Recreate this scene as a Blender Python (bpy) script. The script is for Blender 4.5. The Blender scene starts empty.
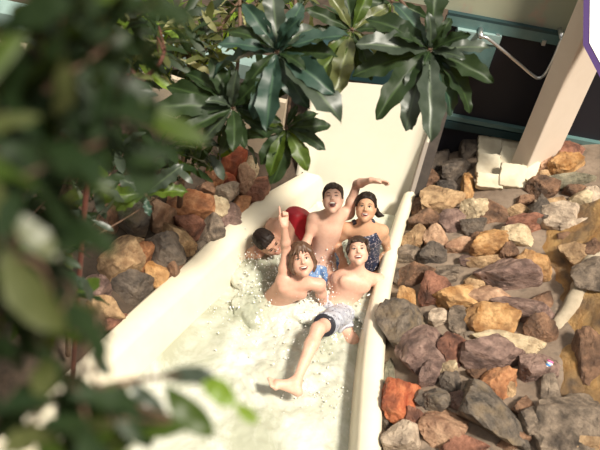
import bpy, bmesh, math, random
import numpy as np
from mathutils import Vector, Matrix, noise
PI = math.pi
SC = bpy.context.scene
COL = SC.collection
# ------------------------------------------------------------------ camera
F = 800.0
PITCH, ROLL = math.radians(43.6), math.radians(10.6)
CAM = np.array([0, 0, 5.0])
def _rx(a): c, s = math.cos(a), math.sin(a); return np.array([[1, 0, 0], [0, c, -s], [0, s, c]])
def _rz(a): c, s = math.cos(a), math.sin(a); return np.array([[c, -s, 0], [s, c, 0], [0, 0, 1]])
RC = _rx(PI/2-PITCH) @ _rz(ROLL)
cd = bpy.data.cameras.new('camera'); co = bpy.data.objects.new('camera', cd); COL.objects.link(co)
cd.sensor_width = 36; cd.lens = F*36/600
co.matrix_world = Matrix(np.block([[RC, CAM.reshape(3, 1)], [np.zeros((1, 3)), np.ones((1, 1))]]).tolist())
cd.dof.use_dof = True; cd.dof.focus_distance = 6.3; cd.dof.aperture_fstop = 1.6; cd.clip_start = .05
SC.camera = co
def ray(px, py): return RC @ np.array([(px-300)/F, -(py-225)/F, -1.0])
def P(px, py, z):                      # where a sight line meets height z
    r = ray(px, py); return CAM + r*(z-5)/r[2]
def D(px, py, dist):                   # point at a depth along a sight line
    return CAM + ray(px, py)*dist
def depth(p): return -(RC.T @ (np.asarray(p)-CAM))[2]
def V(p): return Vector([float(c) for c in p])
def unit(v): v = np.asarray(v, float); return v/np.linalg.norm(v)
# ------------------------------------------------------------------ helpers
def tag(o, label=None, cat=None, group=None, kind=None):
    if label: o['label'] = label
    if cat: o['category'] = cat
    if group: o['group'] = group
    if kind: o['kind'] = kind
    return o
def link(name, me, mat=None, parent=None):
    o = bpy.data.objects.new(name, me); COL.objects.link(o)
    if mat is not None:
        for m in (mat if isinstance(mat, (list, tuple)) else [mat]): me.materials.append(m)
    if parent is not None: o.parent = parent
    return o
def mesh(name, vs, fs, mat=None, parent=None, smooth=True):
    me = bpy.data.meshes.new(name); me.from_pydata([tuple(map(float, v)) for v in vs], [], [tuple(map(int, f)) for f in fs])
    me.validate(); me.update()
    if smooth: me.polygons.foreach_set('use_smooth', [True]*len(me.polygons))
    return link(name, me, mat, parent)
def bmobj(name, bm, mat=None, parent=None, smooth=False):
    bmesh.ops.recalc_face_normals(bm, faces=bm.faces)
    me = bpy.data.meshes.new(name); bm.to_mesh(me); bm.free()
    if smooth: me.polygons.foreach_set('use_smooth', [True]*len(me.polygons))
    return link(name, me, mat, parent)
def empty(name, loc):
    o = bpy.data.objects.new(name, None); COL.objects.link(o); o.location = V(loc); return o
def own_origin(o, loc):                # give a mesh an origin at loc, keeping it where it is
    o.data.transform(Matrix.Translation(-V(loc))); o.location = V(loc); return o
def put(o, parent):                    # parent keeping world place (parents are unrotated)
    o.parent = parent; o.location = o.location - parent.location; return o
def tube(path, rad, seg=10, caps=True):
    path = [np.asarray(p, float) for p in path]; n = len(path)
    if not hasattr(rad, '__len__'): rad = [rad]*n
    vs, fs = [], []; ref = np.array([.3, .2, .9])
    for i, p in enumerate(path):
        t = unit(path[min(i+1, n-1)]-path[max(i-1, 0)])
        u = np.cross(t, ref); u = unit(u) if np.linalg.norm(u) > 1e-4 else unit(np.cross(t, [1, 0, 0]))
        w = np.cross(t, u)
        for k in range(seg):
            a = 2*PI*k/seg; vs.append(p+rad[i]*(math.cos(a)*u+math.sin(a)*w))
    for i in range(n-1):
        for k in range(seg):
            a, b = i*seg+k, i*seg+(k+1) % seg; fs.append((a, b, b+seg, a+seg))
    if caps: fs.append(tuple(range(seg))[::-1]); fs.append(tuple(range((n-1)*seg, n*seg)))
    return vs, fs
def smooth_path(pts, n=6):             # Catmull-Rom
    pts = [np.asarray(p, float) for p in pts]; q = [2*pts[0]-pts[1]]+pts+[2*pts[-1]-pts[-2]]; out = []
    for i in range(1, len(q)-2):
        for k in range(n):
            t = k/n; a, b, c, d = q[i-1], q[i], q[i+1], q[i+2]
            out.append(.5*((2*b)+(c-a)*t+(2*a-5*b+4*c-d)*t*t+(3*b-a-3*c+d)*t**3))
    return out+[pts[-1]]
def joinv(parts):
    vs, fs = [], []
    for v, f in parts:
        o = len(vs); vs += list(v); fs += [tuple(i+o for i in q) for q in f]
    return vs, fs
def box_on(o, ax, ay, az):             # solid box from corner o and three edge vectors
    o, ax, ay, az = map(lambda q: np.asarray(q, float), (o, ax, ay, az))
    vs = [o+i*ax+j*ay+k*az for k in (0, 1) for j in (0, 1) for i in (0, 1)]
    return vs, [(0, 2, 3, 1), (4, 5, 7, 6), (0, 1, 5, 4), (2, 6, 7, 3), (0, 4, 6, 2), (1, 3, 7, 5)]
def bevel(o, w=.01, seg=2):
    m = o.modifiers.new('bevel', 'BEVEL'); m.width = w; m.segments = seg; m.limit_method = 'ANGLE'; return o
def N(x, y, z=0., s=1., oct=3): return noise.fractal(Vector((x*s, y*s, z*s)), 1., 2., oct)
# ------------------------------------------------------------------ materials
MATS = {}
def mat(name, c1, c2=None, rough=.5, scale=6., bump=0., bscale=None, spec=.5, c3=None, detail=5., sss=0., metal=0., trans=0., coat=0., rnd=True, contrast=(.35, .65), patch=3.1, plo=.55, phi=.68, stretch=None, bdist=.02, rib=False):
    if name in MATS: return MATS[name]
    m = bpy.data.materials.new(name); m.use_nodes = True; nt = m.node_tree; b = nt.nodes['Principled BSDF']
    L = nt.links.new
    b.inputs['Roughness'].default_value = rough; b.inputs['Specular IOR Level'].default_value = spec
    b.inputs['Metallic'].default_value = metal; b.inputs['Coat Weight'].default_value = coat
    if sss: b.inputs['Subsurface Weight'].default_value = sss; b.inputs['Subsurface Radius'].default_value = (.02, .008, .004)
    b.inputs['Base Color'].default_value = (*c1, 1)
    tc = nt.nodes.new('ShaderNodeTexCoord'); vec = tc.outputs['Object']
    if rnd:
        oi = nt.nodes.new('ShaderNodeObjectInfo'); ad = nt.nodes.new('ShaderNodeVectorMath'); ad.operation = 'ADD'
        ml = nt.nodes.new('ShaderNodeMath'); ml.operation = 'MULTIPLY'; ml.inputs[1].default_value = 37.
        L(oi.outputs['Random'], ml.inputs[0]); L(vec, ad.inputs[0]); L(ml.outputs[0], ad.inputs[1]); vec = ad.outputs[0]
    if stretch:
        mp = nt.nodes.new('ShaderNodeMapping'); mp.inputs['Scale'].default_value = stretch; mp.inputs['Rotation'].default_value = (.3, .5, .7); L(vec, mp.inputs['Vector']); vec = mp.outputs[0]
    if c2 is not None:
        n = nt.nodes.new('ShaderNodeTexNoise'); n.inputs['Scale'].default_value = scale; n.inputs['Detail'].default_value = detail; n.inputs['Roughness'].default_value = .7
        r = nt.nodes.new('ShaderNodeValToRGB'); r.color_ramp.elements[0].color = (*c1, 1); r.color_ramp.elements[1].color = (*c2, 1)
        r.color_ramp.elements[0].position, r.color_ramp.elements[1].position = contrast
        L(vec, n.inputs['Vector']); L(n.outputs['Fac'], r.inputs['Fac']); out = r.outputs['Color']
        if c3 is not None:
            n3 = nt.nodes.new('ShaderNodeTexNoise'); n3.inputs['Scale'].default_value = scale*patch; n3.inputs['Detail'].default_value = 6
            r3 = nt.nodes.new('ShaderNodeValToRGB'); r3.color_ramp.elements[0].position = plo; r3.color_ramp.elements[1].position = phi
            mx = nt.nodes.new('ShaderNodeMix'); mx.data_type = 'RGBA'; mx.inputs[7].default_value = (*c3, 1)
            L(vec, n3.inputs['Vector']); L(n3.outputs['Fac'], r3.inputs['Fac']); L(r3.outputs['Color'], mx.inputs[0]); L(out, mx.inputs[6]); out = mx.outputs[2]
        if rib:                         # pale midrib along the middle of each blade
            at = nt.nodes.new('ShaderNodeAttribute'); at.attribute_name = 'rib'; rr = nt.nodes.new('ShaderNodeMapRange'); rr.inputs[1].default_value = .86; rr.inputs[2].default_value = .98; rr.inputs[4].default_value = .38
            mx = nt.nodes.new('ShaderNodeMix'); mx.data_type = 'RGBA'; mx.inputs[7].default_value = (c2[0]*2.2+.03, c2[1]*2.2+.05, c2[2]*1.6+.02, 1)
            L(at.outputs['Fac'], rr.inputs[0]); L(rr.outputs[0], mx.inputs[0]); L(out, mx.inputs[6]); out = mx.outputs[2]
        L(out, b.inputs['Base Color'])
    if bump:
        n2 = nt.nodes.new('ShaderNodeTexNoise'); n2.inputs['Scale'].default_value = bscale or scale*4; n2.inputs['Detail'].default_value = 8; n2.inputs['Roughness'].default_value = .74
        bp = nt.nodes.new('ShaderNodeBump'); bp.inputs['Strength'].default_value = bump; bp.inputs['Distance'].default_value = bdist
        L(vec, n2.inputs['Vector']); L(n2.outputs['Fac'], bp.inputs['Height']); L(bp.outputs[0], b.inputs['Normal'])
    if trans:
        tr = nt.nodes.new('ShaderNodeBsdfTranslucent'); tr.inputs['Color'].default_value = (min(1, c1[0]*3.0+.05), min(1, c1[1]*2.6+.06), c1[2]*.8, 1)
        ms = nt.nodes.new('ShaderNodeMixShader'); ms.inputs[0].default_value = trans
        L(b.outputs[0], ms.inputs[1]); L(tr.outputs[0], ms.inputs[2]); L(ms.outputs[0], nt.nodes['Material Output'].inputs['Surface'])
    MATS[name] = m; return m
CREAM = mat('cream_fibreglass', (.77, .70, .55), (.70, .62, .47), rough=.35, scale=1.6, rnd=False, bump=.05, bscale=9)
CHUTE = mat('chute_fibreglass', (.84, .80, .68), (.81, .76, .62), rough=.3, scale=1.3, rnd=False)
MORTAR = mat('rough_mortar', (.17, .12, .085), (.30, .225, .165), rough=.85, scale=4, bump=.5, bscale=22, c3=(.16, .12, .09), rnd=False)
SOIL = mat('dark_soil', (.035, .026, .018), (.09, .06, .04), rough=.95, scale=5, bump=.6, bscale=25, rnd=False)
OCHRE = mat('ochre_rock_face', (.40, .20, .06), (.54, .33, .13), rough=.6, scale=5, bump=1., bscale=9, c3=(.10, .07, .05), rnd=False, patch=.7, plo=.42, phi=.72, stretch=(.6, 1.2, 2.6), bdist=.05)
LEDGE = mat('pale_cement', (.44, .36, .26), (.33, .27, .19), rough=.85, scale=9, bump=.3, rnd=False)
PILLAR = mat('plaster_pillar', (.76, .64, .53), (.72, .60, .49), rough=.7, scale=3, bump=.06, bscale=40, rnd=False)
DARKGL = mat('dark_glazing', (.020, .019, .025), rough=.45, spec=.25, rnd=False)
TEAL = mat('teal_frame', (.08, .16, .16), (.12, .20, .19), rough=.4, scale=4, rnd=False)
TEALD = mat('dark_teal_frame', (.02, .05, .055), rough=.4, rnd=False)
FROST_REFL = mat('frosted_painted_reflections', (.27, .31, .25), (.42, .42, .30), rough=.3, scale=1.4, detail=2, rnd=False, c3=(.42, .30, .24))  # olive-green reflections put into the glass colour as noise
CHROME = mat('brushed_steel', (.72, .72, .72), rough=.28, metal=.9, rnd=False)
PLANK = mat('dark_wood', (.045, .035, .03), (.07, .055, .045), rough=.6, scale=8, rnd=False)
PLANKE = mat('grey_edge', (.34, .29, .25), rough=.6, rnd=False)
SIGNW = mat('sign_white', (.86, .82, .76), rough=.4, rnd=False)
PURPLE = mat('sign_purple', (.075, .045, .14), rough=.85, spec=.08, rnd=False)
WALLC = mat('cream_wall', (.62, .52, .40), (.55, .45, .33), rough=.8, scale=3, rnd=False)
BARK = mat('brown_bark', (.10, .055, .035), (.17, .10, .06), rough=.8, scale=20, bump=.3)
REDBARK = mat('reddish_twig', (.16, .05, .03), (.10, .035, .025), rough=.7, scale=20)
ROCKS = {
 'grey': ((0.14, 0.104, 0.077), (0.438, 0.333, 0.243), (0.049, 0.036, 0.028)),
 'dark': ((0.038, 0.029, 0.024), (0.189, 0.147, 0.115), (0.233, 0.178, 0.132)),
 'mauve': ((0.162, 0.095, 0.077), (0.481, 0.314, 0.253), (0.068, 0.041, 0.035)),
 'brown': ((0.119, 0.059, 0.034), (0.394, 0.218, 0.126), (0.049, 0.028, 0.018)),
 'pink': ((0.368, 0.195, 0.114), (0.788, 0.512, 0.33), (0.165, 0.076, 0.044)),
 'tan': ((0.314, 0.18, 0.086), (0.73, 0.493, 0.275), (0.127, 0.068, 0.033)),
 'ochre': ((0.39, 0.176, 0.049), (0.773, 0.474, 0.22), (0.174, 0.076, 0.029)),
 'orange': ((0.325, 0.114, 0.041), (0.686, 0.346, 0.165), (0.127, 0.047, 0.022)),
 'red': ((0.39, 0.071, 0.024), (0.73, 0.256, 0.11), (0.155, 0.034, 0.018)),
 'cream': ((0.477, 0.342, 0.204), (0.85, 0.704, 0.463), (0.233, 0.153, 0.088)),
 'pale': ((0.347, 0.261, 0.192), (0.803, 0.627, 0.463), (0.146, 0.102, 0.073)),
 'green': ((0.162, 0.152, 0.102), (0.453, 0.384, 0.264), (0.078, 0.064, 0.044)),
 'slate': ((0.059, 0.049, 0.041), (0.292, 0.23, 0.176), (0.262, 0.187, 0.11)),
 'rust': ((0.152, 0.057, 0.034), (0.467, 0.211, 0.132), (0.063, 0.025, 0.018)),
}
def rockmat(k):
    a, b, c = ROCKS[k]
    return mat('stone_'+k, a, b, rough=.52, scale=8, detail=11., bump=1., bscale=11, c3=c, spec=.5, patch=.9, plo=.46, phi=.74, bdist=.045, stretch=(1, 1.3, 2.2) if k in ('slate', 'mauve', 'grey') else (1, 1, 1.4), contrast=(.38, .66))
# ------------------------------------------------------------------ setting : flume
def xs_of(pts, z):
    w = sorted([tuple(P(x, y, z)[[1, 0]]) for x, y in pts]); ys = [a for a, _ in w]; xs = [b for _, b in w]
    def f(y):
        if y < ys[0]: return xs[0]+(xs[1]-xs[0])/(ys[1]-ys[0])*(y-ys[0])
        if y > ys[-1]: return xs[-1]+(xs[-1]-xs[-2])/(ys[-1]-ys[-2])*(y-ys[-1])
        return float(np.interp(y, ys, xs))
    return f
RZ = .30
def smoothed(f, w=.35): return lambda y: (f(y-w)+2*f(y-w/2)+3*f(y)+2*f(y+w/2)+f(y+w))/9
XLO = smoothed(xs_of([(302, 172), (260, 195), (217, 233), (180, 267), (140, 301), (92, 347), (30, 405)], RZ), .15)
XLI = smoothed(xs_of([(306, 188), (272, 215), (236, 246), (203, 277), (160, 316), (118, 356), (60, 412)], RZ), .15)
XRI = smoothed(xs_of([(402, 200), (390, 235), (374, 285), (366, 330), (361, 380), (357, 450)], RZ), .25)
XRO = smoothed(xs_of([(414, 200), (403, 235), (392, 285), (387, 330), (384, 380), (382, 450)], RZ), .25)
Y0, Y1 = 1.6, 5.64
def strip(secs, closed=False):
    n = len(secs[0]); vs = [p for s in secs for p in s]; fs = []
    for i in range(len(secs)-1):
        for k in range(n-1): fs.append((i*n+k, i*n+k+1, (i+1)*n+k+1, (i+1)*n+k))
    return vs, fs
secs = []
for i in range(80):
    y = Y0+(Y1-Y0)*i/79
    lo, li, ri, ro = XLO(y), XLI(y), XRI(y), XRO(y)
    wob = .012*N(y*2.2, 3)
    secs.append([(lo+.0, y, -.3), (lo-.01, y, RZ-.03), (lo+.02+wob, y, RZ), (li-.03, y, RZ-.01), (li, y, RZ-.035), (li+.10, y, .02), (li+.16, y, -.2), (li+.30, y, -.32),
                 (ri-.16, y, -.32), (ri-.06, y, -.2), (ri-.02, y, .02), (ri, y, RZ-.035), (ri+.025, y, RZ-.005), (ro-.03, y, RZ+.005), (ro, y, RZ-.03), (ro, y, -.3)])
flume = mesh('water_slide', *strip(secs), CREAM)
tag(flume, 'cream fibreglass slide trough carrying the foaming water between two rocky banks', 'water slide')
# steep drop behind the riders : a curved chute rising out of the trough
TL, TR = P(319, 80, 1.15), P(439, 92, 1.15)
BL, BR = P(300, 182, .10), P(408, 200, .10)
secs = []
prof = [(-.55, -.30), (-.30, -.26), (-.1, -.12), (.0, .05), (.10, .23), (.25, .55), (.5, 1.08), (.53, 1.15)]
up = (TL+TR)/2-(BL+BR)/2
for k in range(len(prof)*4-3):
    t = k/4; i = min(int(t), len(prof)-2); f = t-i
    yy = prof[i][0]*(1-f)+prof[i+1][0]*f; zz = prof[i][1]*(1-f)+prof[i+1][1]*f
    s = max(0., (zz-.10)/1.05); l = BL*(1-s)+TL*s; r = BR*(1-s)+TR*s
    if zz < .1: l = np.array([BL[0], BL[1], 0]); r = np.array([BR[0], BR[1], 0])
    cy = 0 if zz > .1 else (yy-.03)
    th = .06
    row = [(l[0]-.05, l[1]+cy+.1, zz), (l[0]-.05, l[1]+cy-th, zz+.01), (l[0], l[1]+cy-th, zz+.01)]
    for q in range(9):
        u = q/8; row.append((l[0]*(1-u)+r[0]*u, l[1]*(1-u)+r[1]*u+cy+.02*math.sin(PI*u), zz))
    row += [(r[0], r[1]+cy-th, zz+.01), (r[0]+.03, r[1]+cy-th, zz+.01), (r[0]+.03, r[1]+cy+.1, zz)]
    secs.append(row)
chute = mesh('drop_chute', *strip(secs), CHUTE)
tag(chute, 'steep smooth cream drop chute rising behind the riders to the dark beam', 'slide chute')
# dark plank with grey edge along the right side of the chute
a0, a1 = P(412, 200, .22), P(446, 84, 1.20)
pl = mesh('plank', *box_on(a0, a1-a0, np.array([.09, .0, 0.]), np.array([0., .12, .05])), PLANK, smooth=False)
own_origin(pl, a0); tag(pl, 'dark board standing along right edge of the steep chute', 'board')
pe = mesh('edge_strip', *box_on(a0-np.array([.035, .012, 0]), (a1-a0), np.array([.035, 0, 0.]), np.array([0., .12, .05])), PLANKE, smooth=False)
own_origin(pe, a0); put(pe, pl); tag(pe, 'grey edge strip')
# ------------------------------------------------------------------ terrain banks
def tr_base(x, y):
    d = max(0, x-XRO(y))
    return .17+.34*min(d, 1.6)+.10*min(1, d/.25) + .03*N(x, y, 0, 2.2)+.012*N(x, y, 5, 7)
def hit(px, py, fn):
    r = ray(px, py); z = .6
    for _ in range(30):
        p = CAM+r*(z-5)/r[2]; z = .5*z+.5*fn(p[0], p[1])
    return p
XO_pts = [(534, 215), (539, 240), (543, 277), (551, 339), (546, 387), (546, 450)]
_w = sorted([tuple(hit(x, y, tr_base)[[1, 0]]) for x, y in XO_pts])
def XO(y): return float(np.interp(y, [a for a, _ in _w], [b for _, b in _w]))
def tr(x, y):
    return tr_base(x, y)
def face_h(x, y):                      # ochre rock face climbing to the right of the bank
    d = x-XO(y)
    return tr_base(XO(y), y)-.05+.85*d+.05*N(x, y, 2, 1.7)+.02*N(x*.6+y*.8, x*2-y, 2, 5)
def tl(x, y):
    d = max(0, XLO(y)-x)
    return .16+.34*min(d, 1.0)+.08*min(1, d/.2)+.03*N(x, y, 1, 2.2)
def grid(name, x0fn, x1fn, y0, y1, nx, ny, h, m):
    vs, fs = [], []
    for j in range(ny+1):
        y = y0+(y1-y0)*j/ny; a, b = x0fn(y), x1fn(y)
        for i in range(nx+1):
            x = a+(b-a)*i/nx; vs.append((x, y, h(x, y)))
    for j in range(ny):
        for i in range(nx): k = j*(nx+1)+i; fs.append((k, k+1, k+nx+2, k+nx+1))
    return mesh(name, vs, fs, m)
o = grid('rock_bank', lambda y: XRO(y)-.01, lambda y: 4.2, 1.6, 6.35, 90, 130, tr, MORTAR); tag(o, 'rough cement bank to the right of the slide', None, kind='structure')
o = grid('rock_face', XO, lambda y: XO(y)+1.9, 1.6, 5.25, 70, 120, face_h, OCHRE); tag(o, 'ochre rock face at right', None, kind='structure')
o = grid('ground', lambda y: -5., lambda y: XLO(y)+.01, 1.0, 9., 60, 110, tl, SOIL); tag(o, 'dark planted soil to the left of the slide', None, kind='structure')
fl = mesh('floor', [(-9, -2, -.5), (9, -2, -.5), (9, 12, -.5), (-9, 12, -.5)], [(0, 1, 2, 3)], SOIL); tag(fl, kind='structure')
# pale cement ledge crossing the rock face
def on_face(px, py): return hit(px, py, face_h)
lp = [on_face(*q) for q in [(600, 250), (590, 268), (578, 292), (566, 314), (556, 332), (548, 346), (542, 352)]]
vs, fs = tube(smooth_path([p+np.array([0, 0, -.012]) for p in lp], 6), [.07]*12+[.062]*12+[.055]*12+[.04], 12)
lg = mesh('cement_ledge', [np.array(v)+.02*np.array([N(*v, 5), N(v[0], v[1], 9, 5), N(v[0]+7, v[1], v[2], 6)]) for v in vs], fs, LEDGE)
own_origin(lg, lp[3]); tag(lg, 'narrow pale cement ledge running down the ochre rock face', 'ledge')
# ------------------------------------------------------------------ back wall, windows, pillar, sign
WY = 6.30
def on_wall(px, py, yaw=.0):           # wall plane y = WY
    r = ray(px, py); t = (WY-CAM[1])/r[1]; return CAM+r*t
def wall_quad(name, p0, p1, p2, p3, m, th=.06, parent=None):
    vs = [np.asarray(p) for p in (p0, p1, p2, p3)]; vs += [v+np.array([0, th, 0]) for v in vs]
    return mesh(name, vs, [(0, 1, 2, 3), (7, 6, 5, 4), (0, 4, 5, 1), (1, 5, 6, 2), (2, 6, 7, 3), (3, 7, 4, 0)], m, parent, smooth=False)
def wx(x, z): return np.array([x, WY, z])
b1, b2 = on_wall(451, 20), on_wall(565, 38)
zt = (b1[2]+b2[2])/2
zb = .62
wn = wall_quad('window_1', wx(.9, zb-.3), wx(4.6, zb-.3), wx(4.6, zt), wx(.9, zt), DARKGL, .05); tag(wn, 'dark glazed lower window behind the rock bank', kind='structure')
fr = []
for z0, z1, m, nm in [(zt-.04, zt+.05, TEAL, 'frame_rail'), (zt+.05, zt+.075, TEALD, 'frame_painted_shadow'), (zb+.02, zb+.10, TEALD, 'frame_rail'), (zb+.115, zb+.16, TEAL, 'frame_rail')]:  # thin dark strip above the top rail is its shadow, done as colour
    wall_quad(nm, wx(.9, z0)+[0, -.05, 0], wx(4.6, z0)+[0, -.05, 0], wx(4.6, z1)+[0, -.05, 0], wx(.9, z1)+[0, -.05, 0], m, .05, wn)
w2 = wall_quad('window_2', wx(.4, zt+.075), wx(4.6, zt+.075), wx(4.6, zt+1.6), wx(.4, zt+1.6), FROST_REFL, .05); tag(w2, 'upper window with painted greenish reflections above the teal rail', kind='structure')
# small latch fittings on the dark glazing
for px in ((497, 33), (543, 39)):
    c = on_wall(*px); bm = bmesh.new(); bmesh.ops.create_cube(bm, size=1, matrix=Matrix.Translation(V(c+[0, -.05, 0])) @ Matrix.Diagonal((.03, .05, .045, 1)))
    o = bmobj('window_clip', bm, CHROME, wn)
# dark header beam at the head of the chute
hb = P(338, 77, 1.10); he = P(452, 93, 1.10)
dx = unit(he-hb)
be = mesh('beam', *box_on(hb-dx*.35+np.array([0, -.02, 0]), dx*1.35, np.array([-dx[1], dx[0], 0])*.3, np.array([0, 0, .20])), TEALD, smooth=False)
own_origin(be, hb); tag(be, 'dark teal beam across the head of the steep chute', 'beam')
# teal cabinet face right of the chute head
c0 = P(445, 72, 1.25); c1 = P(483, 78, 1.25)
ex = unit(c1-c0); tb = mesh('panel', *box_on(c0, ex*.37, np.array([-ex[1], ex[0], 0])*.2, np.array([0, 0, .42])), TEAL, smooth=False)
own_origin(tb, c0); bevel(tb, .012); tag(tb, 'teal box panel beside the chute head, partly behind the right leaf rosette', 'panel')
cp = mesh('top_cap', *box_on(c0+np.array([0, -.01, .34]), ex*.38, np.array([-ex[1], ex[0], 0])*.2, np.array([0, 0, .09])), mat('pale_teal', (.25, .36, .35), rough=.4, rnd=False), smooth=False)
own_origin(cp, c0); put(cp, tb); tag(cp, 'pale teal top edge')
# bent steel rail in front of the dark window
def on_y(px, py, y): r = ray(px, py); return CAM+r*(y/r[1])
RY = 6.12
rp = [on_y(481, 37, RY), on_y(487, 38, RY), on_y(500, 48, RY), on_y(518, 63, RY), on_y(533, 75.5, RY), on_y(539, 78, RY), on_y(545, 74, RY), on_y(552, 62, RY), on_y(558, 48, RY), on_y(562, 38, RY)]
vs, fs = tube(smooth_path(rp, 5), .014, 10)
rl = mesh('handrail', vs, fs, CHROME); own_origin(rl, rp[5]); tag(rl, 'bent steel rail dipping in a V before the dark window', 'rail')
for q in (rp[0], rp[-1]):
    vs, fs = tube([q, q+np.array([0, .14, 0])], .022, 10); m_ = mesh('wall_bracket', vs, fs, CHROME); own_origin(m_, q); put(m_, rl)
# second thin steel post by pillar top
# pillar : square, turned, on the bank
pb = P(529, 163, .74)
def pillar():
    w = .42; a = math.radians(38)
    e1 = np.array([math.cos(a), math.sin(a), 0])*w*.92; e2 = np.array([-math.sin(a), math.cos(a), 0])*w*.44
    near = pb
    return box_on(near+np.array([0, 0, -.35]), e1, e2, np.array([0, 0, 3.6]))
pi_ = mesh('pillar', *pillar(), PILLAR, smooth=False); own_origin(pi_, pb); bevel(pi_, .012, 3)
tag(pi_, 'tall square beige plaster pillar rising from the rocks at upper right', 'pillar')
# sign board
SD = 6.0
def sg(px, py, off=0.): return D(px, py, SD-off)
so = [(585, -14), (583.5, 0), (583, 45), (604, 85), (622, 90), (622, -14)]
si = [(591, -9), (590, 0), (589.5, 43), (608, 77), (617, 80), (617, -9)]
def slab(pts, off, th):
    n = len(pts); nrm = unit(D(600, 30, 1)-CAM)*th
    vs = [sg(*p, off) for p in pts]; vs += [v+nrm for v in vs]
    return vs, [tuple(range(n)), tuple(range(2*n-1, n-1, -1))]+[(i, (i+1) % n, (i+1) % n+n, i+n) for i in range(n)]
sb = mesh('sign_board', *slab(so, 0, .04), PURPLE, smooth=False); own_origin(sb, sg(605, 30))
tag(sb, 'purple bordered cream sign board cut by upper right picture edge', 'sign')
sf = mesh('sign_face', *slab(si, .006, .03), SIGNW, smooth=False); own_origin(sf, sg(605, 30)); put(sf, sb); tag(sf, 'cream face of the sign')
vs, fs = tube([sg(600, 30)+np.array([.0, .02, 0]), sg(600, 30)+np.array([-.10, .40, -.02])], .018, 10)
po = mesh('sign_bracket', vs, fs, CHROME); own_origin(po, sg(605, 30)); put(po, sb)
# left cream parapet with teal rail behind the shrubs
q0, q1 = P(90, 66, .95), P(285, 108, .95)
ex = unit(q1-q0); L_ = np.linalg.norm(q1-q0); ey = np.array([-ex[1], ex[0], 0])
pw = mesh('wall_left', *box_on(q0+np.array([0, 0, -1.2])-ex*2, ex*(L_+2), ey*.3, np.array([0, 0, 1.25])), WALLC, smooth=False); tag(pw, 'low cream wall behind the left shrubs', kind='structure')
tr1 = mesh('trim_1', *box_on(q0+ey*.12+np.array([0, 0, .12])-ex*2, ex*(L_+2), ey*.22, np.array([0, 0, .14])), mat('soft_teal', (.26, .36, .34), rough=.4, rnd=False), smooth=False); tag(tr1, 'teal rail on the low wall', kind='structure')
tr2 = mesh('trim_2', *box_on(q0+ey*.06+np.array([0, 0, .05])-ex*2, ex*(L_+2), ey*.25, np.array([0, 0, .07])), PLANK, smooth=False); tag(tr2, kind='structure')
# tall back wall far behind on the left
bw = wall_quad('wall_back', np.array([-9, 9.2, -.5]), np.array([5, 9.2, -.5]), np.array([5, 9.2, 4.2]), np.array([-9, 9.2, 4.2]), mat('dim_wall', (.13, .11, .08), (.2, .17, .12), rough=.9, scale=2, rnd=False), .1); tag(bw, kind='structure')

# ------------------------------------------------------------------ stones
_ICO = {}
def ico(n):
    if n not in _ICO:
        bm = bmesh.new(); bmesh.ops.create_icosphere(bm, subdivisions=n, radius=1); bm.verts.ensure_lookup_table()
        _ICO[n] = (np.array([v.co[:] for v in bm.verts]), [tuple(v.index for v in f.verts) for f in bm.faces]); bm.free()
    return _ICO[n]
def rock_mesh(seed, sx, sy, sz, sub=4, sharp=1.0, npl=13):
    rs = np.random.RandomState(seed); v, fs = ico(sub)
    nr = rs.normal(size=(npl, 3)); nr /= np.linalg.norm(nr, axis=1)[:, None]; d = rs.uniform(.50, .92, npl)
    nr = np.vstack([nr, [[0, 0, 1]]]); d = np.append(d, rs.uniform(.6, .85))
    dots = np.maximum(v @ nr.T, 1e-3); r = np.minimum((d/dots), 1.12)
    pw = 160*sharp; rad = (r**-pw).sum(1)**(-1/pw)
    out = v*rad[:, None]; out /= np.abs(out).max(0)
    o = rs.uniform(0, 50, 3)
    nz = np.array([noise.fractal(Vector(p*2.1+o), 1., 2., 4) for p in out])
    nz2 = np.array([noise.fractal(Vector(p*6+o), 1., 2., 3) for p in out])
    rg = 1-np.abs(nz2)*2
    out = out*(1+.07*nz+.06*rg)[:, None]
    return out*np.array([sx, sy, sz]), fs
def rock(px, py, w, h, rot, kind, label, fn, group, seed, flat=.50, lift=.1, sub=4):
    c = hit(px, py+h*.06, fn); e = .02
    n = unit([-(fn(c[0]+.1, c[1])-fn(c[0]-.1, c[1]))/.2, -(fn(c[0], c[1]+.1)-fn(c[0], c[1]-.1))/.2, 1])
    cz = RC[:, 2]; nn = unit(n+.35*cz)
    ppm = F/depth(c)
    a = math.radians(rot); imx = RC[:, 0]*math.cos(a)-RC[:, 1]*math.sin(a)
    x = unit(imx-nn*imx.dot(nn)); y = np.cross(nn, x)
    sx, sy = w/ppm*.70, h/ppm*.69/.90; sz = max(.05, flat*(sx*sy)**.5*1.9)
    v, fs = rock_mesh(seed, sx, sy, sz, sub)
    M = Matrix(np.array([x, y, nn]).T.tolist()).to_4x4()
    o = mesh('stone', v, fs, rockmat(kind)); o.data.set_sharp_from_angle(angle=math.radians(16)); M.translation = V(c+n*sz*lift); o.matrix_world = M
    return tag(o, label, 'stone', group)
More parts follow.
